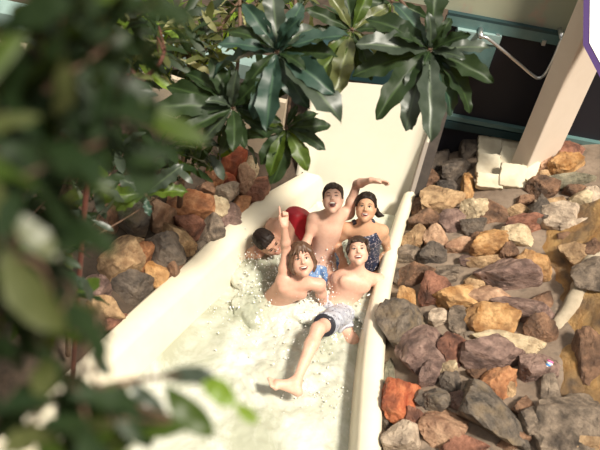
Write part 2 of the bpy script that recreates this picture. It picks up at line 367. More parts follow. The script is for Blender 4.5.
RIGHT = [
 (458,127,38,24,25,'rust','reddish brown stone topmost beside the dark board at chute head'),
 (447,143,29,16,10,'pink','pinkish stone just under the topmost reddish stone by the board'),
 (468,150,20,22,0,'dark','dark stone left of the pale slab steps, near their top'),
 (437,163,24,24,0,'dark','dark grey stone touching the board below the pinkish stone'),
 (455,170,28,24,0,'dark','glossy dark stone in the recess beside the slab steps'),
 (431,184,22,18,0,'brown','grey brown stone at the foot of the dark board'),
 (446,190,22,14,0,'dark','small dark stone low in the recess above the tan boulder'),
 (546,167,18,20,-10,'pink','pale pinkish boulder at right foot of the pillar'),
 (570,153,24,28,10,'rust','dark reddish boulder under the window right of the pillar'),
 (566,168,26,20,5,'ochre','orange tan boulder just below the dark reddish one'),
 (540,179,14,13,0,'tan','small tan stone below the pale boulder at the pillar foot'),
 (573,183,34,13,0,'green','flat greenish grey stone beneath the orange tan boulder'),
 (577,194,24,12,0,'brown','brown stone tucked under the flat greenish stone'),
 (543,190,25,17,10,'brown','brown pink stone left of the flat greenish stone'),
 (593,198,18,22,0,'pale','pale grey stone at right picture edge above the stacked boulders'),
 (443,203,34,23,-15,'tan','rounded tan grey boulder at the foot of the recess'),
 (420,207,16,20,0,'brown','small brown stone beside the top end of the slide rim'),
 (428,221,26,20,-10,'brown','brown stone below the rounded tan grey boulder near the rim'),
 (450,221,28,24,0,'mauve','mauve stone just under the rounded tan grey boulder'),
 (472,211,22,22,0,'cream','cream block below the ochre side of the slab steps'),
 (492,212,22,24,15,'brown','brown block directly below the lowest pale slab'),
 (523,200,16,11,0,'brown','little brown stone below the right hand slab'),
 (517,213,22,12,0,'tan','flat tan stone in mid bank below the slabs'),
 (522,229,32,15,0,'rust','long red brown stone below the flat tan stone'),
 (475,227,20,15,0,'dark','dark stone between the mauve stone and the brown block'),
 (543,215,22,30,15,'dark','tall dark stone at the upper end of the ochre face'),
 (562,220,34,24,10,'pale','pale lavender grey boulder above the ochre face'),
 (581,204,22,15,0,'cream','cream stone beside the pale edge stone at right'),
 (585,226,36,15,-15,'pale','long pale stone slanting up to the right picture edge'),
 (567,237,18,14,0,'brown','brown stone hanging over the ochre face'),
 (595,235,16,24,0,'grey','grey stone at the right picture edge below the long pale stone'),
 (415,241,22,20,0,'tan','grey tan stone at the rim, left of the pinkish one'),
 (438,240,20,22,10,'pink','pinkish stone under the mauve stone near the upper rim'),
 (459,246,26,15,-10,'pink','flat pinkish grey stone left of the ochre orange stone'),
 (490,246,32,20,-20,'ochre','ochre orange stone in the upper middle of the bank'),
 (518,240,30,14,8,'cream','cream flat stone right of the upper ochre orange stone'),
 (478,237,14,12,0,'brown','small brown stone above the upper ochre orange stone'),
 (411,257,24,16,0,'grey','grey stone beside the rim under the grey tan stone'),
 (434,256,24,19,0,'dark','dark grey stone below the pinkish stone by the upper rim'),
 (529,267,34,22,20,'ochre','tan orange block at the left edge of the ochre face'),
 (507,256,17,14,0,'brown','small brown stone above the big mauve grey stone'),
 (485,262,34,13,-5,'tan','flat tan stone lying above the big mauve grey stone'),
 (503,279,52,28,12,'mauve','big mauve grey stone in the middle of the bank'),
 (474,284,22,13,0,'tan','small tan stone at the left end of the big mauve grey stone'),
 (416,277,36,19,5,'brown','speckled brown stone beside the rim at mid height'),
 (408,300,18,30,5,'ochre','upright tan orange stone against the slide rim'),
 (434,291,26,25,0,'rust','mauve red stone right of the upright tan orange stone'),
 (449,274,24,16,0,'grey','grey stone above the long orange ochre stone'),
 (454,298,36,20,5,'ochre','long orange ochre stone left of the pinkish orange one'),
 (487,299,34,19,5,'pink','pinkish orange stone under the big mauve grey stone'),
 (528,313,54,23,42,'mauve','long grey pink slab slanting down towards the cement ledge'),
 (538,333,26,19,15,'brown','brown stone at the lower end of the slanting slab'),
 (494,321,42,25,10,'ochre','large ochre orange stone left of the slanting slab'),
 (466,321,26,25,0,'grey','speckled grey stone left of the large ochre stone'),
 (441,319,24,13,-5,'pale','pale grey stone left of the speckled grey stone'),
 (403,329,36,36,-30,'slate','dark slate grey stone against the rim above the pointed mauve boulder'),
 (417,353,44,42,-35,'mauve','large pointed mauve boulder beside the lower rim'),
 (451,347,28,31,0,'rust','mauve brown block right of the pointed mauve boulder'),
 (511,347,58,17,14,'cream','long pale cream stone above the big purple stone'),
 (493,358,52,34,10,'mauve','big purple mauve stone under the long cream stone'),
 (534,370,32,22,-15,'mauve','flat mauve grey stone below the tiny striped scrap'),
 (450,369,21,17,0,'cream','small cream topped stone in the lower bank'),
 (501,382,30,30,20,'orange','speckled orange rust stone below the big purple stone'),
 (449,382,18,17,0,'dark','dark stone under the small cream topped stone'),
 (431,378,16,20,25,'mauve','small mauve stone left of the cream topped stone'),
 (404,398,30,34,-20,'red','bright orange red boulder beside the lower rim'),
 (434,402,24,19,10,'slate','dark slate stone right of the orange red boulder'),
 (440,427,38,30,25,'pink','pinkish tan boulder near the bottom picture edge'),
 (417,418,13,18,0,'rust','small rust stone between red and pinkish boulders'),
 (404,441,30,27,10,'pale','pale speckled boulder at the bottom by the rim'),
 (487,411,82,34,48,'slate','biggest dark slate slab slanting across the lower bank'),
 (468,447,38,18,10,'rust','brown mauve stone on the bottom picture edge'),
 (526,409,20,20,10,'brown','brown stone right of the big dark slate slab'),
 (534,426,26,24,-20,'grey','pale grey stone beneath the brown one by the ochre face'),
 (388,376,13,28,0,'green','narrow grey green stone wedged at the lower rim'),
 (387,419,13,24,0,'dark','narrow dark stone wedged at the rim near the bottom'),
 (389,322,12,32,10,'dark','narrow dark stone wedged at the rim at mid height'),
 (472,343,22,14,0,'grey','small grey stone between brown block and big purple stone'),
 (470,262,16,12,0,'mauve','small mauve stone left of the flat tan stone'),
 (510,392,16,13,0,'tan','small tan stone behind the speckled orange rust stone'),
 (460,400,22,18,20,'mauve','mauve stone above the slate slab and below the dark one'),
 (515,436,26,20,10,'brown','dull brown stone at the bottom right of the slate slab'),
 (401,276,12,20,0,'dark','narrow dark stone at the rim left of the speckled brown stone'),
 (556,204,20,14,0,'tan','tan stone above the lavender grey boulder'),
 (422,399,12,14,0,'dark','tiny dark stone right of the bright red boulder'),
 (466,192,12,34,14,'ochre','narrow ochre upright stone flanking the slab steps'),
 (541,302,16,20,20,'brown','brown stone at the upper end of the slanting slab'),
 (480,376,20,14,0,'brown','brown stone below the left end of the big purple stone'),
]
SLABS = [
 (487,153,23,19,8,'topmost pale sandstone slab of the left column of steps'),
 (486,171,23,20,8,'middle pale sandstone slab of the left column of steps'),
 (487,187,25,13,8,'lowest pale sandstone slab of the left column of steps'),
 (508,148,21,17,14,'topmost pale slab of the right column, against the pillar'),
 (507,163,19,16,14,'second pale slab down in the right column of steps'),
 (510,182,25,21,12,'largest pale slab of the right column of steps'),
 (526,177,17,19,20,'pale slab beside the pillar foot, furthest right of steps'),
]
FACE = [
 (578,253,28,20,10,'tan','tan brown boulder on top of the ochre face near the right edge',.2),
 (592,275,30,26,25,'grey','large grey boulder overhanging the ledge at the right edge',.35),
 (594,248,16,18,0,'brown','brown boulder between the tan and grey boulders at right edge',.3),
 (578,424,62,66,35,'grey','huge grey boulder at the bottom right of the face',.0),
 (588,445,34,14,0,'tan','pale tan stone at the bottom right picture corner',.5),
 (592,350,30,50,20,'brown','brown seamed slab on the ochre face at the right edge',-.2),
 (548,400,22,50,8,'grey','tall grey seamed stone along the foot of the ochre face',-.1),
]
LEFT = [
 (231,165,20,25,0,'red','vivid orange red stone highest in the left bank'),
 (247,167,15,22,0,'cream','upright cream stone right of the vivid red one'),
 (213,181,19,17,0,'orange','tan orange stone left of the vivid red stone'),
 (227,184,16,15,0,'red','red stone directly under the vivid orange red one'),
 (207,193,18,17,0,'brown','brown stone under the tan orange stone'),
 (227,193,20,15,0,'pale','pale grey stone under the lower red stone'),
 (243,182,15,22,0,'pink','pinkish stone under the upright cream stone'),
 (254,189,23,22,-20,'rust','brown red stone against the rim at the upper left bank'),
 (240,208,17,24,15,'orange','orange stone touching the left rim below the brown red one'),
 (213,208,18,18,0,'cream','pale cream stone above the grey mauve stone'),
 (223,218,25,21,0,'mauve','grey mauve stone on the left rim'),
 (185,207,40,28,-10,'orange','large tan orange boulder in the middle of the left bank'),
 (160,217,29,29,-15,'pink','large pinkish boulder left of the tan orange boulder'),
 (188,226,32,18,10,'rust','brown purple stone under the tan orange boulder'),
 (205,234,22,28,-10,'grey','greyish tan boulder on the rim under the grey mauve stone'),
 (175,241,36,17,35,'tan','long tan stone slanting under the pinkish boulder'),
 (160,249,37,30,30,'dark','dark grey block in the middle left bank near the rim'),
 (170,264,24,28,0,'brown','grey brown stone on the rim below the dark block'),
 (140,262,18,26,15,'orange','upright orange brown stone left of the dark block'),
 (152,276,21,20,0,'ochre','orange ochre stone on the rim beside the upright one'),
 (120,262,32,34,10,'tan','tan grey boulder left of the upright orange stone'),
 (128,243,22,15,-15,'tan','flat tan stone on top of the tan grey boulder'),
 (128,285,38,27,0,'dark','dark blue grey boulder by the rim in the lower left bank'),
 (130,219,28,28,0,'slate','shaded dark green grey stone behind the pinkish boulder'),
 (103,225,23,25,0,'brown','shaded brown stone beside the dark foliage'),
 (97,288,22,24,0,'mauve','grey pink stone left of the dark blue grey boulder'),
 (104,311,32,17,25,'tan','tan stone under the grey pink stone near the rim'),
 (112,323,26,13,-35,'rust','brown red stone lowest on the left rim'),
 (197,250,14,13,0,'dark','small dark stone on the rim below the greyish tan boulder'),
 (165,109,18,13,0,'orange','rusty orange stone glimpsed under the low cream wall'),
 (150,300,4,4,0,'brown',None),
]
sd_ = 100
for (px, py, w_, h_, r_, k_, lb) in RIGHT:
    sd_ += 1; rock(px, py, w_, h_, r_, k_, lb, tr, 'stones set in the right bank', sd_, sub=4)
for (px, py, w_, h_, r_, k_, lb, li) in FACE:
    sd_ += 1; rock(px, py, w_, h_, r_, k_, lb, face_h, 'boulders on the ochre face', sd_, lift=li, flat=.3)
for (px, py, w_, h_, r_, k_, lb) in LEFT:
    sd_ += 1
    if lb: rock(px, py, w_, h_, r_, k_, lb, tl, 'stones of the left bank', sd_, flat=.6, lift=.2)
rs_ = random.Random(4)
SLABM = mat('sandstone_slab', (.60, .52, .38), (.70, .63, .49), rough=.8, scale=5, bump=.3, bscale=18, c3=(.50, .42, .30), patch=.8)
for (px, py, w_, h_, r_, lb) in SLABS:
    c = hit(px, py, tr); ppm = F/depth(c); a = math.radians(r_); c = c+np.array([0, 0, .06])
    n = unit(np.array([-.1, -.55, 1.])); imx = RC[:, 0]*math.cos(a)-RC[:, 1]*math.sin(a); x = unit(imx-n*imx.dot(n)); y = np.cross(n, x)
    bm = bmesh.new(); k = 9; pts = []
    sx, sy = w_/ppm*.5, h_/ppm*.5/.86
    for i in range(k*4):
        s, t = i//k, (i % k)/k
        q = [(-1+2*t, -1), (1, -1+2*t), (1-2*t, 1), (-1, 1-2*t)][s]
        j = .07; pts.append(bm.verts.new((q[0]*sx*(1+rs_.uniform(-j, j)), q[1]*sy*(1+rs_.uniform(-j, j)), 0)))
    f = bm.faces.new(pts); r = bmesh.ops.extrude_face_region(bm, geom=[f]); bmesh.ops.translate(bm, vec=(0, 0, .08), verts=[v for v in r['geom'] if isinstance(v, bmesh.types.BMVert)])
    o = bmobj('sandstone_slab', bm, SLABM); bevel(o, .012, 2)
    M = Matrix(np.array([x, y, n]).T.tolist()).to_4x4(); M.translation = V(c-n*.03); o.matrix_world = M
    tag(o, lb, 'slab', 'sandstone slabs by the pillar')
# tiny striped scrap
c = hit(541, 361, tr); nrm = unit([-.3, -.2, 1.])
bm = bmesh.new(); ppm = F/depth(c)
sc_ = empty('plastic_scrap', c+RC[:, 2]*.17); tag(sc_, 'tiny pink white and blue scrap lying by the ledge end on the right bank', 'scrap')
for i, (nm, cl) in enumerate([('pink_band', (.75, .16, .38)), ('white_band', (.8, .8, .82)), ('blue_band', (.08, .30, .68)), ('white_band', (.8, .8, .82)), ('pink_band', (.75, .16, .38))]):
    ang = math.radians(65); dr = RC[:, 0]*math.cos(ang)+RC[:, 1]*math.sin(ang); q = dr*(i-2)*.014
    vs, fs = tube([q-dr*.007, q-dr*.003, q+dr*.003, q+dr*.007], [.018+.004*(i % 2), .024, .024, .018+.004*(i % 2)], 12)
    o = mesh(nm, vs, fs, mat('scrap_'+nm, cl, rough=.35, rnd=False), sc_)

# ------------------------------------------------------------------ foliage
LEAFM = {
 'dark':  mat('leaf_dark', (.012, .026, .009), (.024, .042, .014), rough=.48, scale=5, spec=.28, trans=.14, rib=True),
 'teal':  mat('leaf_teal', (.018, .044, .031), (.032, .066, .047), rough=.44, scale=5, spec=.45, trans=.12, rib=True),
 'olive': mat('leaf_olive', (.07, .085, .025), (.12, .13, .05), rough=.4, scale=6, spec=.5, trans=.25, rib=True),
 'green': mat('leaf_green', (.036, .066, .010), (.07, .11, .014), rough=.42, scale=5, spec=.4, trans=.3, rib=True),
 'lime':  mat('leaf_lime', (.16, .27, .03), (.24, .36, .05), rough=.4, scale=5, spec=.5, trans=.4, rib=True),
 'straw': mat('leaf_straw', (.38, .36, .20), (.20, .20, .09), rough=.5, scale=9, spec=.4, trans=.25, rib=True),
 'grey':  mat('leaf_grey', (.030, .044, .028), (.055, .072, .05), rough=.40, scale=5, spec=.5, trans=.1, rib=True),
}
def leaf(L, W, droop, fold, lobes, rs, ns=12, nw=2):
    """one blade along +X from the origin, with a midrib fold, a droop and a waved margin"""
    vs, fs = [], []; ph = rs.uniform(0, 6.28); cur = rs.uniform(-.25, .25); x = z = 0.; ang = 0.12
    for i in range(ns+1):
        t = i/ns
        wd = W*.5*max(.02, math.sin(PI*min(1, t**.80*.985+.012))**.75*(.38+.92*t) if t < 1 else .03)
        if lobes: wd *= 1+lobes*1.5*(1-abs(math.sin(t*13+ph))*1.6)*min(1, t*3)
        for j in range(-nw, nw+1):
            u = j/nw; wave = (.07*W*math.sin(t*16+ph+(2 if j > 0 else 0))*abs(u)+.03*W*math.sin(t*34+ph-abs(u)*3)*abs(u))*(1+2*lobes)
            vs.append((x, u*wd+cur*L*t*t*.5, z+abs(u)*wd*fold+wave))
        x += L/ns*math.cos(ang); z += L/ns*math.sin(ang); ang -= droop/ns*(.4+1.2*t)
    n = 2*nw+1
    for i in range(ns):
        for j in range(n-1): k = i*n+j; fs.append((k, k+1, k+n+1, k+n))
    # raised midrib under the blade
    return np.array(vs), fs
def frame(dirv, up):
    x = unit(dirv); z = np.asarray(up, float); z = unit(z-x*z.dot(x)); return np.array([x, np.cross(z, x), z]).T
def cam_dir(ang, tilt=0.):             # a world direction that reads as this picture angle (degrees, up = 90)
    a = math.radians(ang); return unit(RC[:, 0]*math.cos(a)+RC[:, 1]*math.sin(a)+RC[:, 2]*tilt)
def rosette(name, label, cat, c, dist, tips, kinds, group=None, stem_to=None, wfac=.34, lobes=.10, seed=1, extra=0):
    rs = np.random.RandomState(seed); C0 = D(c[0], c[1], dist); root = empty(name, C0); tag(root, label, cat, group)
    up_ = unit(np.array([0, 0, 1.])*.6+RC[:, 2]*.8)
    tips = list(tips)
    for q in range(extra):
        a = rs.uniform(0, 360); l = rs.uniform(18, 34); tips.append((c[0]+l*math.cos(a), c[1]+l*math.sin(a), 'x'))
    for i, tp in enumerate(tips):
        dx, dy = tp[0]-c[0], -(tp[1]-c[1]); ang = math.degrees(math.atan2(dy, dx)); lp = math.hypot(dx, dy)
        tilt = rs.uniform(-.25, .35); L = lp*dist/F*1.12*math.sqrt(1+tilt*tilt)
        small = len(tp) > 2
        if small: tilt = rs.uniform(.5, 1.2); L *= 1.3
        d_ = cam_dir(ang, tilt)
        k = kinds[i % len(kinds)]
        v, fs = leaf(L, max(L*wfac, .045)*rs.uniform(.9, 1.15), rs.uniform(.35, .9), rs.uniform(.2, .6), lobes, rs, ns=18, nw=4)
        M = frame(d_, up_+rs.normal(size=3)*.22)
        v = v @ M.T+d_*.015
        o = mesh('leaf', v, fs, LEAFM[k], root)
        at = o.data.attributes.new('rib', 'FLOAT', 'POINT'); at.data.foreach_set('value', [1-abs((q % 9)-4)/4 for q in range(len(v))])
    if stem_to is not None:
        pts = [np.zeros(3)]+[np.asarray(p)-C0 for p in stem_to]
        vs, fs = tube(smooth_path(pts, 6), .012, 8); mesh('stem', vs, fs, BARK, root)
    return root
T_ = lambda x, y, d: D(x, y, d)
rosette('broad_leaved_plant', 'large rosette of long wavy dark leaves hanging over the chute head', 'plant', (430, 50), 4.9,
  [(366,53),(362,70),(378,14),(404,4),(430,-14),(451,22),(466,38),(480,51),(484,78),(476,98),(454,107),(436,104),(413,120),(420,130),(400,118),(377,107),(392,30),(446,66)],
  ['grey','dark','dark','teal','dark','dark','grey'], 'broad leaved rosettes above the slide', [T_(415,20,5.1), T_(380,-30,5.2), T_(330,-120,5.3)], .36, .13, 11, 6)
rosette('broad_leaved_plant', 'large blue green rosette in the top centre, left of the white chute', 'plant', (277, 52), 4.6,
  [(216,63),(226,45),(237,26),(252,6),(275,-8),(302,6),(342,36),(330,55),(328,88),(330,114),(299,104),(270,122),(243,82),(262,112),(310,22),(318,72)],
  ['teal','teal','dark','teal','grey'], 'broad leaved rosettes above the slide', [T_(270,20,4.9), T_(265,-40,5.0), T_(262,-130,5.1)], .38, .10, 12, 5)
rosette('broad_leaved_plant', 'dark glossy rosette below left of the blue green one', 'plant', (233, 108), 4.7,
  [(174,84),(192,69),(212,66),(228,72),(180,118),(166,106),(190,134),(207,136),(225,150),(247,141),(264,133),(268,110),(284,92),(250,80),(275,118)],
  ['dark','dark','dark','grey'], 'broad leaved rosettes above the slide', [T_(236,80,5.0), T_(240,20,5.1), T_(235,-100,5.2)], .36, .08, 13, 5)
rosette('broad_leaved_plant', 'small dark rosette hanging lowest beside the left edge of the chute', 'plant', (286, 128), 4.8,
  [(325,128),(321,144),(306,164),(280,180),(262,158),(250,138),(258,116),(294,108),(312,112),(294,150),(272,170)],
  ['dark','dark','green','dark'], 'broad leaved rosettes above the slide', [T_(290,95,5.0), T_(296,30,5.1), T_(290,-100,5.2)], .40, .05, 14)
rosette('broad_leaved_plant', 'brownish green rosette at the top edge between the two large ones', 'plant', (352, 30), 5.2,
  [(312,14),(326,-4),(345,-16),(368,-10),(385,6),(392,30),(378,52),(360,66),(342,72),(322,58),(306,38),(334,92),(372,72),(318,84)],
  ['dark','olive','dark','green','olive'], 'broad leaved rosettes above the slide', [T_(352,0,5.4), T_(345,-60,5.5), T_(330,-130,5.5)], .36, .08, 15)
rosette('broad_leaved_plant', 'green rosette cut by the top edge above the teal panel', 'plant', (392, 2), 5.3,
  [(362,20),(372,-20),(400,-25),(420,-8),(424,14),(402,30),(380,30),(350,6)],
  ['green','dark','olive'], 'broad leaved rosettes above the slide', [T_(385,-40,5.4), T_(370,-130,5.5)], .36, .06, 16)
# leaf masses : many small blades in a real volume, with their twigs
def bush(name, label, cat, blobs, n, Lr, wfac, kinds, seed, stems, twigs=12, group=None, droop=.7, lobes=0., smat=None, angs=None):
    """blobs: (px, py, depth, rx, ry, rdepth, share)"""
    rs = np.random.RandomState(seed); tot = sum(b[6] for b in blobs)
    c0 = D(*blobs[0][:3]); root = empty(name, c0); tag(root, label, cat, group)
    acc = {k: ([], []) for k in kinds}; ends = []
    for b in blobs:
        for i in range(int(n*b[6]/tot)):
            while True:
                q = rs.uniform(-1, 1, 3)
                if q.dot(q) < 1: break
            p = D(b[0]+q[0]*b[3], b[1]+q[1]*b[4], b[2]+q[2]*b[5]); ends.append(p)
            L = rs.uniform(*Lr); k = kinds[rs.randint(len(kinds))]
            if angs: a = rs.uniform(*angs); d_ = cam_dir(a, rs.uniform(-.6, .6))
            else: d_ = unit(rs.normal(size=3)+np.array([.35, 0, -.35]))
            v, fs = leaf(L, L*wfac*rs.uniform(.8, 1.2), droop*rs.uniform(.5, 1.4), rs.uniform(.1, .4), lobes, rs, ns=8, nw=1)
            M = frame(d_, np.array([0, 0, 1.])+rs.normal(size=3)*.45); v = v @ M.T+p-c0
            A = acc[k]; o = len(A[0]); A[0].extend(v.tolist()); A[1].extend([tuple(i_+o for i_ in f) for f in fs])
    vs_all, fs_all, mi = [], [], []; mats_ = []
    for ki, k in enumerate(sorted(set(kinds))):
        v, f = acc[k]; o = len(vs_all); vs_all += v; fs_all += [tuple(i_+o for i_ in q) for q in f]; mi += [ki]*len(f); mats_.append(LEAFM[k])
    fo = mesh('foliage', vs_all, fs_all, mats_, root); fo.data.polygons.foreach_set('material_index', mi)
    for s in stems:
        vs, fs = tube(smooth_path([np.asarray(p)-c0 for p in s[0]], 6), np.linspace(s[1], s[1]*.5, (len(s[0])-1)*6+1), 8)
        st = mesh('stem', vs, fs, smat or BARK, root)
    tw = []
    base = [np.asarray(p) for s in stems for p in smooth_path(s[0], 6)]
    for i in range(min(twigs, len(ends))):
        e_ = ends[rs.randint(len(ends))]; b_ = min(base, key=lambda q: np.linalg.norm(q-e_)); m_ = (e_+b_)/2+rs.normal(size=3)*.06
        mesh('twig', *tube(smooth_path([b_-c0, m_-c0, e_-c0], 5), np.linspace(.006, .002, 11), 6), smat or BARK, root)
    return root
def down(px, py, d, z=.4): p = D(px, py, d); return np.array([p[0]-.15, p[1]+.1, z])
# mid distance shrubs of the top left
bush('variegated_shrub', 'straw and olive leaved shrub in the top left in front of the cream wall', 'shrub',
  [(200, 30, 5.3, 60, 42, .5, 3), (150, 40, 5.2, 50, 40, .4, 2), (110, 25, 4.6, 60, 40, .4, 3), (280, 5, 5.6, 50, 20, .3, 1)], 480, (.14, .30), .26, ['olive','straw','dark','grey','olive','dark','lime'], 21,
  [([down(205, 40, 5.3), D(190, 70, 5.4), D(170, 30, 5.3), D(150, -20, 5.2)], .025), ([D(190, 70, 5.4), D(215, 35, 5.3), D(240, 0, 5.3)], .018)], 26, lobes=.05)
bush('red_stemmed_shrub', 'dark leaved shrub with reddish stems in the upper left, partly blurred', 'shrub',
  [(80, 60, 3.4, 70, 50, .4, 3), (60, 110, 3.2, 60, 45, .4, 2), (130, 30, 3.8, 50, 30, .3, 1)], 190, (.11, .22), .36, ['dark','dark','grey','olive','dark'], 22,
  [([down(60, 140, 3.4), D(95, 120, 3.6), D(140, 82, 3.7), D(158, 66, 3.7), D(165, 50, 3.7)], .016), ([D(140, 82, 3.7), D(118, 50, 3.7), D(110, 25, 3.7)], .01)], 20, smat=REDBARK)
bush('low_shrub', 'dark shrub filling the ground behind the left bank stones', 'shrub',
  [(50, 195, 4.2, 60, 45, .35, 3), (125, 155, 4.8, 65, 20, .3, 2), (30, 280, 3.5, 50, 50, .3, 3), (190, 150, 5.0, 30, 20, .2, 1), (215, 130, 5.2, 40, 25, .2, 1)], 420, (.10, .22), .36, ['dark','dark','grey','green','dark'], 23,
  [([down(70, 200, 4.3), D(70, 200, 4.2), D(60, 170, 4.1)], .02)], 20)
rosette('spiny_leaved_plant', 'pale edged spiny green leaves spreading above the pinkish boulder', 'plant', (146, 195), 4.55,
  [(104, 194), (122, 178), (150, 168), (182, 190), (176, 168), (148, 212), (120, 205)], ['green', 'grey', 'teal'], None, [np.array(hit(150, 215, tl))+np.array([0, .1, 0])], .42, .2, 24)
# the near, blurred shrub at the camera's left
bush('near_shrub', 'strongly blurred dark green shrub filling the near left side', 'shrub',
  [(40, 60, 1.25, 90, 80, .25, 4), (95, 5, 1.35, 75, 30, .22, 2), (22, 200, 1.3, 58, 90, .25, 3), (15, 320, 1.35, 62, 70, .25, 3), (60, 420, 1.3, 80, 50, .22, 3), (110, 125, 1.3, 55, 22, .15, 1)],
  185, (.09, .17), .44, ['dark','dark','dark','green','dark','dark','olive'], 25,
  [([np.array([-.75, .35, .3]), D(-60, 420, 1.45), D(0, 300, 1.4), D(30, 160, 1.35), D(60, 40, 1.35)], .012), ([D(-30, 420, 1.45), D(40, 400, 1.4), D(110, 385, 1.45), D(180, 375, 1.5)], .006)], 40)
# a few separate blurred leaves reaching over the water at lower left
def spray(name, label, items, stem, seed):
    rs = np.random.RandomState(seed); c0 = np.asarray(stem[0]); root = empty(name, c0); tag(root, label, 'branch')
    vs, fs = tube(smooth_path([np.asarray(p)-c0 for p in stem], 6), np.linspace(.006, .0025, (len(stem)-1)*6+1), 8); mesh('stem', vs, fs, BARK, root)
    for (x0, y0, x1, y1, d, k, wf) in items:
        a = D(x0, y0, d); b = D(x1, y1, d+rs.uniform(-.03, .03)); L = np.linalg.norm(b-a)
        v, fs = leaf(L*1.05, L*wf, .35, .2, 0, rs, ns=12); M = frame(b-a, np.array([0, -.2, 1.])*.5+RC[:, 2]*.7+rs.normal(size=3)*.15)
        mesh('leaf', v @ M.T+a-c0, fs, LEAFM[k], root)
spray('leafy_branch', 'blurred leafy branch reaching over the water at lower left with bright tip leaves',
  [(160, 375, 212, 378, 1.55, 'grey', .42), (198, 376, 236, 400, 1.55, 'lime', .62), (234, 404, 258, 420, 1.55, 'lime', .6), (165, 385, 205, 440, 1.5, 'green', .5), (118, 385, 150, 445, 1.45, 'dark', .5), (90, 352, 112, 372, 1.5, 'grey', .5), (60, 452, 125, 440, 1.35, 'green', .5), (130, 380, 165, 425, 1.5, 'grey', .45), (100, 395, 60, 440, 1.4, 'dark', .5)],
  [D(-20, 430, 1.45), D(60, 400, 1.45), D(120, 382, 1.5), D(180, 378, 1.55), D(236, 402, 1.55)], 31)
spray('leafy_branch', 'blurred long leaves slanting down from the upper left in front of the wall',
  [(50, 55, 150, 100, 1.35, 'dark', .3), (90, 95, 205, 142, 1.35, 'green', .28), (30, 90, 120, 150, 1.3, 'dark', .35), (0, 20, 95, 40, 1.3, 'dark', .4), (110, 5, 195, 12, 1.5, 'dark', .35), (20, 140, 110, 190, 1.3, 'green', .35), (60, 0, 160, -10, 1.3, 'green', .4), (150, 30, 70, 80, 1.5, 'dark', .4), (-10, 110, 60, 190, 1.25, 'dark', .5)],
  [D(-30, 20, 1.4), D(30, 50, 1.4), D(80, 80, 1.4), D(110, 105, 1.4)], 32)

